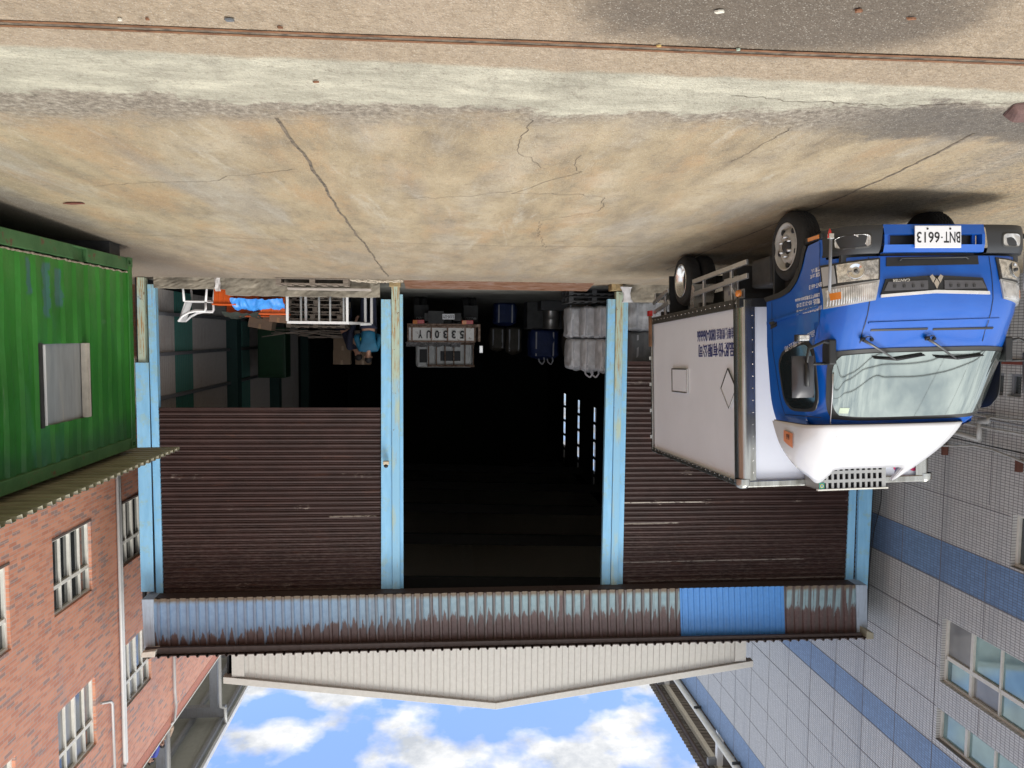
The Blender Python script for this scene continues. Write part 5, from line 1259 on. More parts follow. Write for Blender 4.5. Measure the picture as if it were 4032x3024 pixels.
for x in (-.82, .48):
    q = MB().box((x-.19, 19.72, .28), (x+.19, 19.74, .74)).build('mud_flap', M['rubber'], fl, .02)
    text('flap_lettering', 'ISUZU', simple('faint_grey_ink', (.3, .3, .3), .7), q, (x-.14, 19.715, .60), (1, 0, 0), (0, 0, 1), .28, .055, .002, 0, .02)
for x in (-.98, -.78, .34, .53): MB().lathe([(.22, .0), (.33, .0), (.35, .03), (.35, .14), (.33, .17), (.22, .17)], (x, 20.2, .40), (1, 0, 0), 28, True).build('tyre', M['rubber'], fl)
for x in (-.9, .5): MB().lathe([(.22, .0), (.33, .0), (.35, .03), (.35, .14), (.33, .17), (.22, .17)], (x, 23.3, .40), (1, 0, 0), 28, True).build('tyre', M['rubber'], fl)
# crumpled clear sheet on the bed edge
def cloth(name, label, cat, mat, x0, x1, y0, y1, z, amp, seed, drop=.0, nx=40, ny=18, group=None, hump=.0):
    def f(u, v):
        x = x0+(x1-x0)*u; y = y0+(y1-y0)*v
        a = mnoise.noise(Vector((x*4+seed, y*4, 1))); b_ = mnoise.noise(Vector((x*11+seed, y*11, 4))); c = 1-abs(mnoise.noise(Vector((x*6, y*6+seed, 7))))*2
        e = min(u, 1-u, 1)*2
        front = max(0, 1-v*2.5)
        return (x+.02*b_, y-.04*front+.03*a, z+hump*math.sin(math.pi*u)*math.sin(math.pi*v)+amp*(.5*a+.25*b_+.35*c)-drop*front**1.5*(.8+.4*a))
    o = MB().grid(f, nx, ny).build(name, mat)
    return tag(o, label, cat, group)
M['clearwrap'] = simple('crumpled_clear_wrap', (.3, .29, .29), .25, var=.6, sc=14)
cloth('plastic_sheet', 'crumpled clear plastic sheet lying over the flatbed tailgate', 'plastic sheet', M['clearwrap'], -.55, .88, 19.4, 20.2, 1.33, .12, 3, .12)
# ------------------------------------------------------------------ goods in the warehouse
def bag_mat(name, c, str_=True):
    s = N(name); X, Y, Z = s.sep()
    w = s.n('ShaderNodeTexWave', wave_type='BANDS', bands_direction='X'); s.set(w.inputs[0], s.co()); w.inputs['Scale'].default_value = 1.1; w.inputs['Distortion'].default_value = .6
    col = s.mix(s.math('MULTIPLY', s.step(w.outputs['Fac'], .86, .92), .35 if str_ else 0.), s.ramp(s.noise(5, 6, .65), (.3, tuple(x*.75 for x in c)), (.7, tuple(x*1.15 for x in c))), tuple(min(1, x*1.5) for x in c))
    s.bump(s.noise(7, 6, .7, k=(2.2, 2.2, 1)), .45, .05)
    return s.out(col, .6)
M['bag'] = bag_mat('grey_woven_bag', (.46, .47, .49)); M['bagdark'] = bag_mat('dark_woven_bag', (.13, .14, .15)); M['bagblue'] = bag_mat('blue_woven_bag', (.004, .018, .09), False); M['bagtan'] = bag_mat('tan_woven_bag', (.07, .06, .045), False)
def bulk_bag(x, y, z, w, d, h, mat, label, group, cat='bulk bag', loops=0, seed=0, tilt=0):
    t = empty('bulk_bag', (x, y, z)); tag(t, label, cat, group)
    def f(u, v):
        a = 2*math.pi*u; e = .5; c = math.copysign(abs(math.cos(a))**e, math.cos(a)); s_ = math.copysign(abs(math.sin(a))**e, math.sin(a))
        if v < .06: k = .82+.18*(v/.06)**.5
        elif v > .84: k = 1-.93*((v-.84)/.16)**1.7
        else: k = 1+.07*math.sin(math.pi*(v-.06)/.78)
        hh = h*(v if v < .84 else .84+(v-.84)*(1.0))
        n1 = mnoise.noise(Vector((c*2.5+seed, s_*2.5, v*3))); n2 = mnoise.noise(Vector((c*7, s_*7+seed, v*(14 if v > .75 else 5))))
        q = 1+.10*n1+(.10 if v > .76 or v < .1 else .04)*n2
        if v >= .995: q = 1
        return (x+tilt*hh+c*w/2*k*q, y+s_*d/2*k*q, z+hh+.02*n1+(.03*n2 if v > .75 else 0))
    MB().grid(f, 48, 36).build('sack', mat, t)
    for sx in (-1, 1):
        sp = MB(); xa = x+tilt*h+sx*w*.3; sp.add([(xa-.02, y-d/2-.012, z+h*.08), (xa+.02, y-d/2-.012, z+h*.08), (xa+.02, y-d/2-.03, z+h*.5), (xa-.02, y-d/2-.03, z+h*.5), (xa+.02, y-d/2+.01, z+h*.86), (xa-.02, y-d/2+.01, z+h*.86)], [(0, 1, 2, 3), (3, 2, 4, 5)])
        sp.build('strap', M['strap'], t)
    for k in range(loops):
        xa = x+(-.28+.3*k)*w+tilt*h; y_ = y-d*.28
        pts = [(xa, y_-.05, z+h*.82), (xa-.03, y_-.05, z+h*1.03), (xa+.03, y_-.03, z+h*1.14), (xa+.12, y_-.02, z+h*1.06), (xa+.16, y_, z+h*.85)]
        b = MB()
        for p, q in zip(pts, pts[1:]): b.bar(p, q, .035, .006, (0, 1, 0))
        b.build('lifting_loop', M['strap'], t)
    return t
M['strap'] = simple('pale_strap', (.36, .37, .4), .6)
gA = 'grey bulk bags stacked in two layers beside the post in the open bay'
for k, (x, y) in enumerate(((-3.06, 16.6), (-3.3, 16.25), (-3.56, 15.9))):
    nm = ('deepest', 'middle', 'nearest')[k]
    bulk_bag(x, y, .42, .44, .75, .74, M['bag'], 'grey bulk bag standing directly on the pallets, %s of three' % nm, gA, seed=k*3)
    bulk_bag(x-.03, y, 1.13, .44, .75, .74 if k else .72, M['bag'], 'grey bulk bag lying on another bag, %s of three%s' % (nm, ' with loops hanging off' if k == 1 else ''), gA, loops=2 if k == 1 else 0, seed=k*5+20)
gB = 'grey bulk bags stacked behind the shutter beside the lorry'
bulk_bag(-4.35, 15.4, .33, .95, .7, .66, M['bag'], 'flat grey bulk bag behind the low wall beside the lorry', gB, seed=40)
bulk_bag(-4.40, 15.45, .97, 1.0, .7, .75, M['bagdark'], 'dark grey bulk bag piled on the flat one beside the lorry', gB, seed=46)
bulk_bag(-5.45, 15.5, .33, .95, .7, .7, M['bag'], 'grey bulk bag hidden mostly behind the lorry body', gB, seed=52)
def pallet(x, y, z, w, d, rot=0, label='', group=None, name='pallet', mat='wood', flat=True):
    t = empty(name, (x, y, z)); tag(t, label, 'pallet', group)
    b = MB(); n = 7
    for k in range(n): q = x-w/2+k*(w-.09)/(n-1); b.box((q, y-d/2, z+.115), (q+.09, y+d/2, z+.135))
    b.build('deck_board', M[mat], t, .002)
    b = MB()
    for yy in (y-d/2, y-.045, y+d/2-.09):
        b.box((x-w/2, yy, z+.09), (x+w/2, yy+.09, z+.112)); b.box((x-w/2, yy, z), (x+w/2, yy+.09, z+.018))
        for xx in (x-w/2, x-.05, x+w/2-.1): b.box((xx, yy, z+.02), (xx+.1, yy+.09, z+.088))
    b.build('runner', M[mat], t, .002)
    return t
s = N('weathered_wood'); M['wood'] = s.out(s.ramp(s.noise(5, 6, .7, k=(1, 8, 8)), (.3, (.13, .1, .08)), (.6, (.26, .22, .18)), (.8, (.36, .32, .28))), .85); s.bump(s.noise(9, 5, k=(1, 10, 10)), .4, .004)
M['darkpallet'] = simple('black_plastic_pallet', (.05, .052, .055), .6)
gP = 'pallets stored in the warehouse'
p = pallet(-3.3, 16.2, .22, 1.1, 1.0, label='black plastic pallet under the grey bulk bags', group=gP, mat='darkpallet'); 
p = pallet(-3.3, 16.2, .06, 1.1, 1.0, label='black pallet on the floor, lowest below the grey bulk bags', group=gP, mat='darkpallet')
pallet(2.35, 14.2, .045, 1.32, .3, label='weathered wooden pallet lying outside against the low wall', group=None)
for k in range(6): pallet(2.6+.04*math.sin(k*2), 16.3, .06+k*.15, 1.2, 1.0, label='wooden pallet in the indoor stack, %s layer behind the white frame' % ('lowest', 'second', 'third', 'fourth', 'fifth', 'topmost')[k], group='wooden pallets stacked indoors')
tag(MB().box((1.30, 14.30, .205), (2.85, 14.36, .235)).box((1.30, 14.36, .205), (2.85, 14.37, .25)).build('wooden_plank', simple('pale_plank', (.42, .38, .34), .7, var=.2, k=(1, 8, 8)), None, .003), 'long pale plank lying on the pallet against the low wall', 'plank')
# rope heap
b = MB(); random.seed(3)
for k in range(7):
    pts = []; x = 1.05+random.random()*.3; y = 14.05+random.random()*.15; a = random.random()*6
    for i in range(26):
        a += random.uniform(-.9, .9); x += .05*math.cos(a)*1.4; y += .04*math.sin(a); y = min(14.28, max(13.95, y)); x = min(1.65, max(.70, x)); pts.append((x, y, .055+.05*random.random()*(1-abs(x-1.2)*1.2)))
    b.tube(pts, .008, 5)
tag(b.build('rope', simple('cream_rope', (.55, .48, .38), .8)), 'tangled cream rope heaped by the rusty post foot', 'rope')
# steel ramp at the doorway
s = N('rusty_ramp'); M['ramp'] = s.out(s.ramp(s.noise(3, 6, .65, k=(1, 3, 1), dist=1.2), (.3, (.13, .06, .03)), (.5, (.25, .13, .08)), (.7, (.34, .25, .22))), .55, .3)
tag(MB().add([(-2.98, 14.25, .052), (.68, 14.25, .05), (.68, 14.95, .155), (-2.98, 14.95, .155)], [(0, 1, 2, 3)]).add([(-2.98, 14.25, .041), (.68, 14.25, .041), (.68, 14.25, .05), (-2.98, 14.25, .052)], [(0, 1, 2, 3)]).box((-2.98, 14.9, .045), (.68, 14.95, .15)).build('steel_ramp', M['ramp']), 'rusty brown steel ramp plate across the open doorway', 'ramp')
# monobloc chair behind the low wall
ch = empty('plastic_chair', (4.7, 15.1, .05)); tag(ch, 'white plastic garden armchair behind the low wall', 'chair')
X0, Y0c, Z0c = 4.7, 15.1, .05
wp = M['whiteplastic']
for sy in (-.24, .24): 
    MB().tube([(X0+.23, Y0c+sy, Z0c), (X0+.20, Y0c+sy, Z0c+.42)], [.018, .024], 8).build('leg', wp, ch)
    MB().tube([(X0-.24, Y0c+sy, Z0c), (X0-.20, Y0c+sy, Z0c+.42)], [.018, .024], 8).build('leg', wp, ch)
    MB().tube([(X0-.20, Y0c+sy, Z0c+.40), (X0-.20, Y0c+sy*1.05, Z0c+.56), (X0-.18, Y0c+sy*1.05, Z0c+.60), (X0, Y0c+sy*1.05, Z0c+.60), (X0+.12, Y0c+sy*1.05, Z0c+.63), (X0+.24, Y0c+sy, Z0c+.70), (X0+.33, Y0c+sy*.85, Z0c+.80)], [.022, .024, .028, .028, .026, .024, .02], 8).build('armrest', wp, ch)
MB().grid(lambda u, v: (X0-.21+.42*u, Y0c-.24+.48*v, Z0c+.42-.03*math.sin(math.pi*v)*(1-u*.3)), 10, 10).build('seat', wp, ch).modifiers.new('t', 'SOLIDIFY').thickness = .012
MB().grid(lambda u, v: (X0+.20+.13*v, Y0c-.21+.42*u, Z0c+.42+.39*v), 10, 10).build('backrest', wp, ch).modifiers.new('t', 'SOLIDIFY').thickness = .012
MB().box((X0-.21, Y0c-.25, Z0c+.40), (X0+.21, Y0c+.25, Z0c+.425)).build('seat_rim', wp, ch, .01)
# orange crates
s = N('orange_plastic'); M['orange'] = s.out(s.ramp(s.noise(4, 4), (.3, (.55, .085, .01)), (.7, (.75, .13, .02))), .4)
def crate(x0, x1, y0, z0, z1, label, d=.4, lean=0):
    t = empty('crate', ((x0+x1)/2, y0, z0)); tag(t, label, 'crate', 'orange plastic crates')
    b = MB(); tp = .02
    b.hexa([(x0+tp, y0+tp, z0), (x1-tp, y0+tp, z0), (x1, y0, z1-.03), (x0, y0, z1-.03), (x0+tp, y0+d-tp, z0), (x1-tp, y0+d-tp, z0), (x1, y0+d, z1-.03), (x0, y0+d, z1-.03)])
    n = 5
    for k in range(n): xx = x0+.03+(x1-x0-.06)*k/(n-1); b.box((xx-.008, y0-.01, z0+.01), (xx+.008, y0+.01, z1-.04))
    b.build('bin', M['orange'], t, .006)
    MB().box((x0-.02, y0-.025, z1-.03), (x1+.02, y0+d+.02, z1)).build('rim', M['orange'], t, .008)
crate(3.95, 4.36, 14.85, .17, .53, 'orange crate standing nearest the plastic chair'); crate(3.03, 3.52, 15.0, .35, .70, 'orange crate beside the white metal frame, half under the blue tarp')
crate(3.45, 4.3, 15.5, .4, .74, 'orange crate at the back under the dark cloth', .4); crate(3.5, 3.93, 14.8, .12, .42, 'orange crate almost hidden beneath the blue tarp')
s = N('blue_tarp'); M['tarp'] = s.out(s.ramp(s.noise(5, 5), (.3, (.03, .2, .6)), (.7, (.07, .32, .8))), .38)
cloth('tarp', 'crumpled bright blue tarp thrown over the orange crates', 'tarp', M['tarp'], 3.02, 4.0, 14.74, 15.35, .56, .14, 11, .24, 60, 30)
cloth('cloth', 'dark green rumpled cloth on the rearmost orange crate', 'cloth', simple('dark_green_cloth', (.05, .06, .05), .9, var=.4), 3.6, 4.35, 15.4, 15.8, .72, .14, 21, .12)
def cardboard(x0, x1, y0, z0, z1, d, label, rot=0):
    t = empty('cardboard_box', ((x0+x1)/2, y0, z0)); tag(t, label, 'cardboard box', 'cardboard boxes')
    o = MB().box((x0, y0, z0), (x1, y0+d, z1)).build('carton', M['card'], t, .004)
    MB().box(((x0+x1)/2-.025, y0-.002, z1-.1), ((x0+x1)/2+.025, y0+d, z1+.002)).build('tape', simple('brown_tape', (.25, .17, .1), .3), o)
    t.rotation_euler = (0, rot, 0)
M['card'] = simple('cardboard', (.17, .12, .08), .85, var=.1)
cardboard(3.38, 3.85, 15.6, .64, .98, .4, 'large cardboard box leaning behind the orange crates', R(10)); cardboard(3.05, 3.40, 15.3, .70, .85, .3, 'small cardboard box with printed marks above the orange crate', R(5))
# white frame rack
rk = empty('metal_rack', (2.2, 15.1, .05)); tag(rk, 'white square tube metal frame standing behind the low wall', 'rack')
WF = simple('white_frame_paint', (.84, .84, .84), .3, var=.02)
def tubebox(a, c, mt=WF, w=.05, nm='frame_bar'): MB().bar(a, c, w, w, (0, 1, 0) if abs(Vector(c)[2]-Vector(a)[2]) > .1 else (0, 0, 1)).build(nm, mt, rk, .004)
xa, xb = 1.83, 2.99
for y, dx2 in ((15.0, 0), (15.75, -.28)):
    for x in (xa, xb): tubebox((x+(dx2 if x == xa else dx2*.8), y, .05), (x+(dx2 if x == xa else dx2*.8), y, .82))
    tubebox((xa+dx2, y, .845), (xb+dx2*.8, y, .845)); tubebox((xa+dx2, y, .12), (xb+dx2*.8, y, .12))
for x in (xa, xb): tubebox((x, 15.03, .845), (x-.27, 15.72, .845))
for x in (2.80, 2.44, 2.22, 1.95): tubebox((x, 15.4, .12), (x, 15.4, .83), M['alu'], .04, 'rack_post')
tubebox((1.37, 15.2, .05), (1.37, 15.2, .86), WF); tubebox((1.37, 15.2, .86), (1.60, 15.2, .87), M['alu'])
# security camera on the post
c0 = AY(1520, 1822, 14.3)
sc_ = empty('security_camera', c0); tag(sc_, 'small cream security camera mounted high on the blue post beside the half open shutter', 'camera')
MB().box(c0+Vector((-.055, -.03, -.03)), c0+Vector((.055, .09, .04))).build('mount_box', simple('cream_plastic', (.6, .52, .38), .5), sc_, .01)
MB().lathe([(.001, .045), (.02, .042), (.036, .028), (.042, .0), (.042, -.02)], c0+Vector((0, .0, .055)), (0, -.6, .8), 18).build('camera_dome', M['ink'], sc_)
# paper and carrier bag on the walls
tag(MB().grid(lambda u, v: (4.08+.10*u+.015*v+.008*math.sin(v*9), 14.40-.02*v*(1-v)-.012*math.sin(u*6+v*5), .29-.25*v), 8, 14).build('paper_strip', simple('printed_paper', (.6, .58, .57), .7, var=.3, sc=25)), 'white printed paper strip hanging over the low wall below the orange crate', 'paper')
bgx = MB()
def f(u, v):
    a = 2*math.pi*u; k = (.12-.05*math.sin(math.pi*v)**.8)*(1+.0*v); n_ = mnoise.noise(Vector((math.cos(a)*2, v*4, math.sin(a)*2)))
    return (-3.63+math.cos(a)*k+.015*n_-.03*v, 14.28+math.sin(a)*.03+.01*n_, .10+.30*v+.01*n_)
tag(bgx.grid(f, 20, 14).build('plastic_bag', simple('white_bag_plastic', (.62, .62, .64), .4, var=.15)), 'white plastic bag tied at the post foot between the doorway and the lorry', 'bag')
# goods deep in the middle bay
bulk_bag(-3.12, 22.3, .88, .86, .8, .92, M['bagblue'], 'big blue bulk bag standing deep in the open bay', None, loops=2, seed=61)
t = empty('metal_drum', (-3.25, 21.6, .28)); tag(t, 'steel drum below the blue bulk bag', 'drum'); 
MB().lathe([(.001, 0), (.235, 0), (.24, .01), (.235, .02), (.235, .25), (.24, .26), (.235, .27), (.235, .52), (.24, .53), (.001, .53)], (-3.25, 21.6, .33), (0, 0, 1), 32).build('barrel', simple('brushed_drum', (.3, .29, .28), .35, .8), t)
tag(MB().box((-3.7, 21.2, .05), (-2.9, 22, .33)).build('crate', M['darkpallet'], None, .02), 'low dark crate under the steel drum', 'crate')
tag(MB().box((-3.7, 22.1, .05), (-2.6, 23, .87)).build('cabinet', M['darksteel'], None, .02), 'dark cabinet supporting the blue bulk bag', 'cabinet')
bulk_bag(-2.05, 23.5, .05, .7, .6, .72, M['bagblue'], 'smaller dark blue bag on the floor deep inside', None, seed=66)
for k, (x, y, z, w, h, mt) in enumerate(((-2.4, 24.2, .8, .5, .9, 'bagtan'), (-1.9, 24.6, .8, .5, .8, 'bagtan'), (-4.0, 21.5, .1, .8, .9, 'bagtan'), (-4.0, 21.6, .95, .75, .8, 'bagtan'), (-4.9, 22, .1, .8, 1.5, 'bagdark'))):
    bulk_bag(x, y, z, w, .6, h, M[mt], ('wider tan sack standing above the small dark blue bag, deep inside', 'narrow tan sack at the back of the warehouse behind the blue bag', 'tan sack on the floor behind the grey bulk bags', 'tan sack on top of another behind the grey bulk bags', 'tall dark sack against the hall wall')[k], None, 'sack', seed=70+k*3)
# dark clutter in the right bay
t = empty('machine_cabinet', (3.2, 19.5, .05)); tag(t, 'dark green machine cabinet against the corrugated wall', 'cabinet')
MB().box((4.25, 21, .9), (5.0, 21.7, 2.3)).build('casing', simple('machine_green', (.01, .055, .02), .4), t, .02); MB().box((4.3, 20.98, 1.0), (4.95, 21, 2.2)).build('door', simple('machine_green_door', (.012, .065, .025), .4), t, .01); MB().box((4.3, 21.05, .05), (4.95, 21.65, .9)).build('stand', M['darksteel'], t)
for k, (x, z, w, h) in enumerate(((2.05, 1.15, .42, .3), (2.08, 1.45, .40, .33), (1.62, 1.45, .35, .33))):
    cardboard(x, x+w, 17.6, z, z+h, .3, ('cardboard box resting directly on the shelf behind the leaning worker', 'cardboard box stacked on another box behind the leaning worker', 'cardboard box with nothing under it behind the blue jacketed worker')[k])
tag(MB().box((1.5, 17.5, 1.09), (2.6, 18.0, 1.14)).box((1.5, 17.5, .05), (1.56, 18, 1.09)).box((2.54, 17.5, .05), (2.6, 18, 1.09)).build('shelf', M['darksteel']), 'dark shelf carrying cardboard boxes behind the workers', 'shelf')
b = MB(); random.seed(9)
for k in range(26):
    x = random.uniform(2.0, 3.7); y = random.uniform(16.9, 17.5); z = .98+random.uniform(0, .18); a = random.uniform(-.4, .4); l = random.uniform(.2, .55)
    b.bar((x-l*math.cos(a), y, z-l*math.sin(a)*.4), (x+l*math.cos(a), y+.1, z+l*math.sin(a)*.4), .05, .02)
tag(b.build('scrap_timber', M['wood'], None), 'heap of broken timber scraps on the indoor pallet stack', 'timber', kind='stuff')
# rubbish on the yard
def bit(x, y, w, d, mat, name, label, cat, rot=0, h=.012, grp=None):
    b = MB(); z = gz(y)+.004; n = 7; pts = []
    for k in range(n):
        a = 2*math.pi*k/n+rot; r_ = .8+.35*mnoise.noise(Vector((k*1.7, x*3, y))); pts.append((x+math.cos(a)*w/2*r_*math.cos(rot)-math.sin(a)*d/2*r_*math.sin(rot), y+math.cos(a)*w/2*r_*math.sin(rot)+math.sin(a)*d/2*r_*math.cos(rot), z+h*.4*abs(math.sin(a*1.5))))
    b.prism(pts, (0, 0, h*.6)); tag(b.build(name, mat), label, cat, grp)
leafm = simple('dry_leaf', (.22, .1, .05), .7, var=.4, sc=30); palem = simple('pale_litter', (.6, .57, .48), .7); greym = simple('grey_shard', (.13, .14, .15), .5)
bit(.9, 3.37, .055, .03, greym, 'slate_shard', 'grey shard lying before the rusty channel', 'shard')
bit(1.37, 3.42, .03, .02, palem, 'paper_scrap', 'pale scrap beside the grey shard near the channel', 'litter')
bit(3.43, 7.42, .26, .09, simple('rust_flake', (.16, .05, .035), .7), 'rust_flake', 'flat rusty flake on the yard near the container', 'litter', .2)
bit(-1.15, 3.07, .05, .025, palem, 'leaf', 'pale leaf on the dark oil stain', 'leaf', .3); bit(-1.72, 3.0, .04, .03, leafm, 'leaf', 'broad orange brown leaf on the yard at the far edge of the oil stain', 'leaf', 0)
bit(-1.0, 3.42, .03, .012, simple('yellow_leaf', (.5, .35, .12), .7), 'leaf', 'small yellow leaf touching the channel on the stain', 'leaf', .2); bit(-1.98, 3.04, .055, .012, leafm, 'leaf', 'thin dark leaf nearest the truck side beyond the oil stain', 'leaf', .1)
bit(-1.38, 3.42, .025, .02, simple('greenish_scrap', (.35, .42, .33), .5), 'paper_scrap', 'tiny greenish wrapper next to the channel', 'litter')
bit(.65, 4.05, .045, .014, leafm, 'leaf', 'curled brown leaf on the pale cement strip', 'leaf', .2); bit(.7, 3.42, .03, .012, leafm, 'leaf', 'brown leaf near the channel between the oil stain and the grey shard', 'leaf', 0)
bit(1.25, 3.40, .025, .012, leafm, 'leaf', 'dark leaf between the paper scrap and the shard', 'leaf', 0)
b = MB()
b.hexa([(-3.29, 4.16, gz(4.2)), (-3.6, 4.02, gz(4)), (-3.62, 3.72, gz(3.7)), (-3.2, 3.96, gz(3.9)), (-3.34, 4.13, gz(4.2)+.055), (-3.6, 4.04, gz(4)+.07), (-3.6, 3.78, gz(3.7)+.07), (-3.25, 3.98, gz(3.9)+.05)])
tag(b.build('rusty_brick', simple('purple_brown_block', (.13, .075, .065), .8, var=.3, sc=12, bump=.6, bsc=20), None, .02), 'purple brown broken block at the edge of the photo by the damp patch', 'block')
# overhead cables behind the viewer, mirrored in the windscreen
WIRES = [[(6.4, -.6, 9.0), (2.2, .6, 8.0), (-2.44, -.5, 7.7), (-6.35, -.3, 6.9), (-7.78, .27, 6.28), (-9.2, .95, 5.6), (-11, 2.3, 4.9)],
         [(6.4, -.4, 9.6), (2.0, .5, 8.6), (-1.5, -.5, 8.1), (-5.4, -.6, 7.43), (-7.6, .21, 6.65), (-8.64, .79, 6.19), (-9.14, 1.06, 5.93), (-9.72, 1.39, 5.57), (-11.4, 2.8, 4.9)],
         [(6.4, -.3, 10.0), (1.9, .5, 9.1), (-2.1, -.6, 8.4), (-7.16, .0, 7.15), (-8.24, .62, 6.65), (-9.0, 1.05, 6.31), (-9.5, 1.32, 6.03), (-10.04, 1.69, 5.64), (-10.63, 2.36, 5.17), (-11.6, 3.2, 4.6)]]
for k, pts in enumerate(WIRES):
    P_ = [Vector(p) for p in pts]; o2 = []
    for i in range(len(P_)-1):
        for j in range(6): o2.append(cr_(P_[max(i-1, 0)], P_[i], P_[i+1], P_[min(i+2, len(P_)-1)], j/6))
    tag(MB().tube(o2+[P_[-1]], .016, 6).build('overhead_cable', M['blackplastic']), ('lowest', 'middle', 'highest')[k]+' black overhead cable reflected in the lorry windscreen', 'cable', 'overhead cables')

# ------------------------------------------------------------------ people
skin = simple('skin', (.42, .24, .17), .5, var=.08, sc=9)
def skel(name, pts, edges, mat, parent, sub=2, root=0):
    me = bpy.data.meshes.new(name); o_ = ORG[parent] if parent in ORG else Vector((0, 0, 0))
    if parent not in ORG and parent.parent in ORG: o_ = ORG[parent.parent]
    me.from_pydata([Vector(p[:3])-o_ for p in pts], edges, []); o = bpy.data.objects.new(name, me); COL.objects.link(o); o.parent = parent
    md = o.modifiers.new('skin', 'SKIN'); md.use_smooth_shade = True
    for i, p in enumerate(pts):
        v = me.skin_vertices[0].data[i]; v.radius = (p[3], p[4] if len(p) > 4 else p[3]); v.use_root = (i == root)
    sb = o.modifiers.new('sub', 'SUBSURF'); sb.levels = sub; sb.render_levels = sub
    me.materials.append(mat); return o
def person(x, y, z, label, jacket, trousers, hair, face=0., lean=0., arms='down', s=1., group=None, cap=None, stripe=None):
    # face: yaw of the body (0 looks toward the camera), lean: forward bend at the hips
    t = empty('person', (x, y, z)); tag(t, label, 'person', group)
    cf, sf = math.cos(face), math.sin(face); cl, sl = math.cos(lean), math.sin(lean)
    def T(a, b_, h, up=True):    # a: to the figure's left, b_: forward, h: height
        a, b_, h = a*s, b_*s, h*s
        if up and h > .92*s: dh = h-.92*s; b_, h = b_*cl+dh*sl, .92*s+dh*cl-b_*sl
        fx, fy = sf, -cf; lx, ly = cf, sf
        return (x+a*lx+b_*fx, y+a*ly+b_*fy, z+h)
    P = []; E = []
    def add(p, r, r2=None, fr=None): P.append((*p, r*s, (r2 or r)*s)); (E.append((fr, len(P)-1)) if fr is not None else None); return len(P)-1
    pel = add(T(0, 0, .95), .14, .11); ab = add(T(0, 0, 1.1), .13, .10, pel); chs = add(T(0, 0, 1.3), .155, .11, ab); nk = add(T(0, 0, 1.46), .06, .06, chs); n2 = add(T(0, .01, 1.53), .055, .055, nk)
    hd = add(T(0, .02, 1.60), .075, .085, n2); ht = add(T(0, .015, 1.70), .06, .075, hd)
    J = [(pel, ab, chs)]
    arm_pts = {}
    for sg in (1, -1):
        if arms == 'down': el, wr = (sg*.27, -.02, 1.16), (sg*.25, .12, .94)
        elif arms == 'bent': el, wr = (sg*.28, .03, 1.14), (sg*.12, .28, 1.12)
        else: el, wr = (sg*.24, .22, 1.18), (sg*.16, .42, 1.0)
        sh = add(T(sg*.19, 0, 1.42), .06, .06, chs); e_ = add(T(*el), .046, .046, sh); w_ = add(T(*wr), .03, .03, e_)
        d = (Vector(T(*wr))-Vector(T(*el))).normalized(); pm = Vector(T(*wr))+d*.06*s; pa = add(tuple(pm), .03, .02, w_)
        arm_pts[sg] = (sh, e_, w_)
        side = Vector(T(1, 0, 1))-Vector(T(0, 0, 1)); side = side.normalized()
        for k in range(4):
            q = pm+side*(.024*(k-1.5))*s+d*.03*s; a_ = add(tuple(q), .0095, None, pa); q2 = q+(d*.03+Vector((0, 0, -.008)))*s*(1.1, 1.25, 1.15, .9)[k]; a2 = add(tuple(q2), .0085, None, a_); add(tuple(q2+(d*.018+Vector((0, 0, -.018)))*s), .007, None, a2)
        th = pm-side*sg*.035*s-d*.01*s; a_ = add(tuple(th), .011, None, pa); add(tuple(th+(d*.03-side*sg*.012)*s), .009, None, a_)
    legs = {}
    for sg in (1, -1):
        h_ = add(T(sg*.09, 0, .88, False), .095, .10, pel); k_ = add(T(sg*.10, .02, .49, False), .062, .065, h_); a_ = add(T(sg*.11, -.01, .09, False), .042, .045, k_); add(T(sg*.115, .13, .035, False), .035, .03, a_); legs[sg] = (h_, k_, a_)
    body = skel('body', P, E, skin, t)
    g = lambda i, k: (*P[i][:3], P[i][3]*k*1.15, P[i][4]*k*1.15)
    jp = [g(pel, 1.12), g(ab, 1.15), g(chs, 1.12), (*T(0, 0, 1.44), .085*s, .08*s)]; je = [(0, 1), (1, 2), (2, 3)]
    for sg in (1, -1):
        sh, e_, w_ = arm_pts[sg]; b0 = len(jp); jp += [g(sh, 1.25), g(e_, 1.35), g(w_, 1.5)]; je += [(2, b0), (b0, b0+1), (b0+1, b0+2)]
    jk = skel('jacket', jp, je, jacket, body)
    tp = [g(pel, 1.06)]; te = []
    for sg in (1, -1):
        h_, k_, a_ = legs[sg]; b0 = len(tp); tp += [g(h_, 1.1), g(k_, 1.2), g(a_, 1.35)]; te += [(0, b0), (b0, b0+1), (b0+1, b0+2)]
    skel('trousers', tp, te, trousers, body)
    hc = Vector(T(0, .0, 1.665)); fw = (Vector(T(0, 1, 1.6))-Vector(T(0, 0, 1.6))).normalized(); upv = (Vector(T(0, 0, 1.8))-Vector(T(0, 0, 1.6))).normalized(); lf = fw.cross(upv)
    def hairf(u, v):
        a = 2*math.pi*u; e = math.pi*.62*v; r_ = .095*s*(1+.05*mnoise.noise(Vector((a, e*3, x))))
        d = lf*math.cos(a)*math.sin(e)*.86+(-fw)*(math.sin(a)*math.sin(e)*1.0+.12*v)+upv*math.cos(e); return hc+d*r_
    MB().grid(hairf, 20, 10).build('cap' if cap else 'hair', cap or hair, body)
    if cap: 
        c = hc+fw*.11*s+upv*.0; MB().hexa([c-lf*.06*s-upv*.005, c+lf*.06*s-upv*.005, c+lf*.05*s+fw*.06*s-upv*.02, c-lf*.05*s+fw*.06*s-upv*.02, c-lf*.06*s+upv*.003, c+lf*.06*s+upv*.003, c+lf*.05*s+fw*.06*s-upv*.012, c-lf*.05*s+fw*.06*s-upv*.012]).build('cap_peak', cap, body)
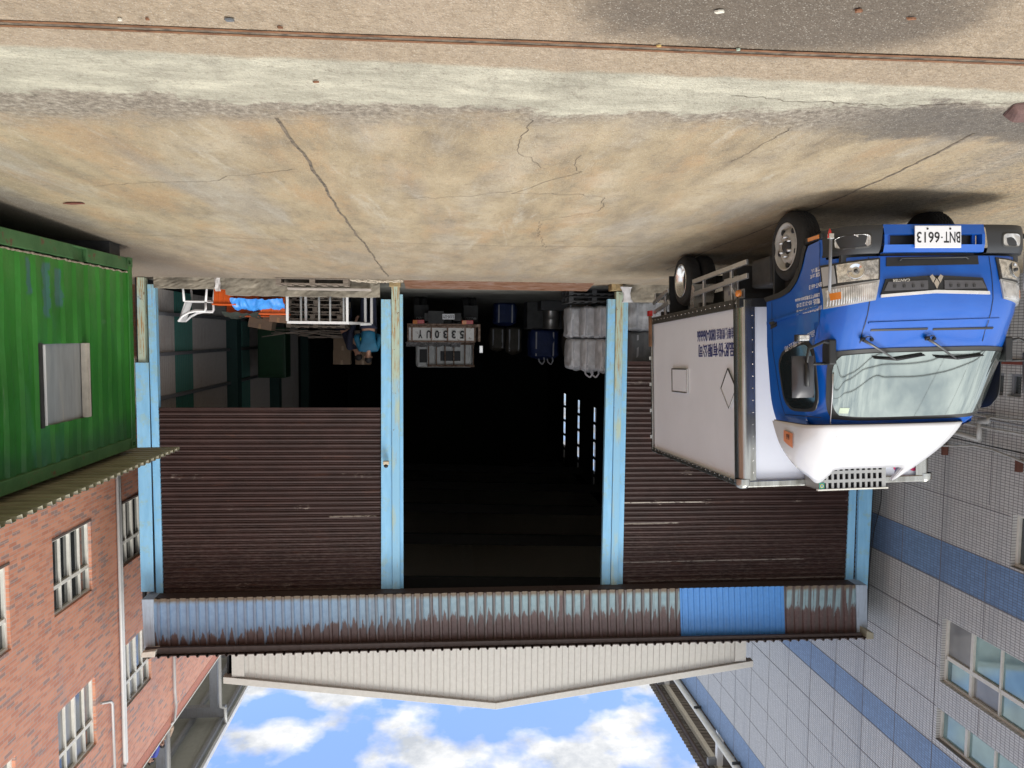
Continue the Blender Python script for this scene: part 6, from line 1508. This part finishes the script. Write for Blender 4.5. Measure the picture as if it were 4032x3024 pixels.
    fc = MB()   # nose, brow and ears
    q = Vector(T(0, .105, 1.60)); fc.hexa([q-lf*.014*s-upv*.02*s, q+lf*.014*s-upv*.02*s, q+lf*.006*s+upv*.03*s-fw*.008*s, q-lf*.006*s+upv*.03*s-fw*.008*s, q-lf*.018*s-upv*.02*s-fw*.03*s, q+lf*.018*s-upv*.02*s-fw*.03*s, q+lf*.01*s+upv*.03*s-fw*.03*s, q-lf*.01*s+upv*.03*s-fw*.03*s])
    for sg in (1, -1): fc.lathe([(.001, .01), (.018, .008), (.024, 0), (.018, -.01)], Vector(T(0, .0, 1.615))+lf*sg*.083*s, lf*sg, 10)
    fc.build('nose_and_ears', skin, body)
    ey = MB()
    for sg in (1, -1): ey.lathe([(.001, .004), (.009, .003), (.013, 0)], Vector(T(0, .098, 1.635))+lf*sg*.032*s, fw, 8)
    m0 = Vector(T(0, .098, 1.56)); ey.hexa([m0-lf*.022*s-upv*.003, m0+lf*.022*s-upv*.003, m0+lf*.022*s+upv*.003, m0-lf*.022*s+upv*.003, m0-lf*.022*s-upv*.003-fw*.02, m0+lf*.022*s-upv*.003-fw*.02, m0+lf*.022*s+upv*.003-fw*.02, m0-lf*.022*s+upv*.003-fw*.02])
    ey.build('eyes_and_mouth', simple('dark_features', (.06, .03, .03), .4), body)
    if stripe:
        sh, e_, w_ = arm_pts[-1]; a, c = Vector(P[sh][:3]), Vector(P[e_][:3]); o_ = Vector((0, -.06, 0))
        MB().bar(a+o_, c+o_+Vector((0, 0, -.05)), .035, .02, (0, 1, 0)).build('arm_stripe', stripe, body)
    return t
bluej = simple('blue_jacket', (.01, .13, .24), .6, var=.2); navy = simple('navy_cloth', (.012, .016, .04), .8, var=.2); darkh = simple('black_hair', (.012, .01, .01), .6)
person(1.55, 16.4, .05, 'person in a blue jacket and navy trousers seen from behind beside the post', bluej, navy, darkh, R(170), R(4), 'bent', .94, cap=simple('black_cap', (.015, .016, .018), .7))
person(2.12, 17.0, .05, 'person in a navy jacket with a lime sleeve stripe leaning forward', navy, navy, darkh, R(-60), R(30), 'fwd', .97, stripe=simple('lime_stripe', (.3, .5, .03), .5))
person(6.98, 18.9, 10.1, 'person in a tan shirt on the brick roof under the canopy', simple('tan_shirt', (.35, .25, .18), .7), navy, darkh, R(-20), 0, 'bent', .85, 'people on the brick building roof')
person(6.98, 18.15, 10.1, 'person in a royal blue shirt on the brick roof under the canopy', simple('royal_blue_shirt', (.03, .05, .3), .7), navy, darkh, R(30), 0, 'down', .85, 'people on the brick building roof')
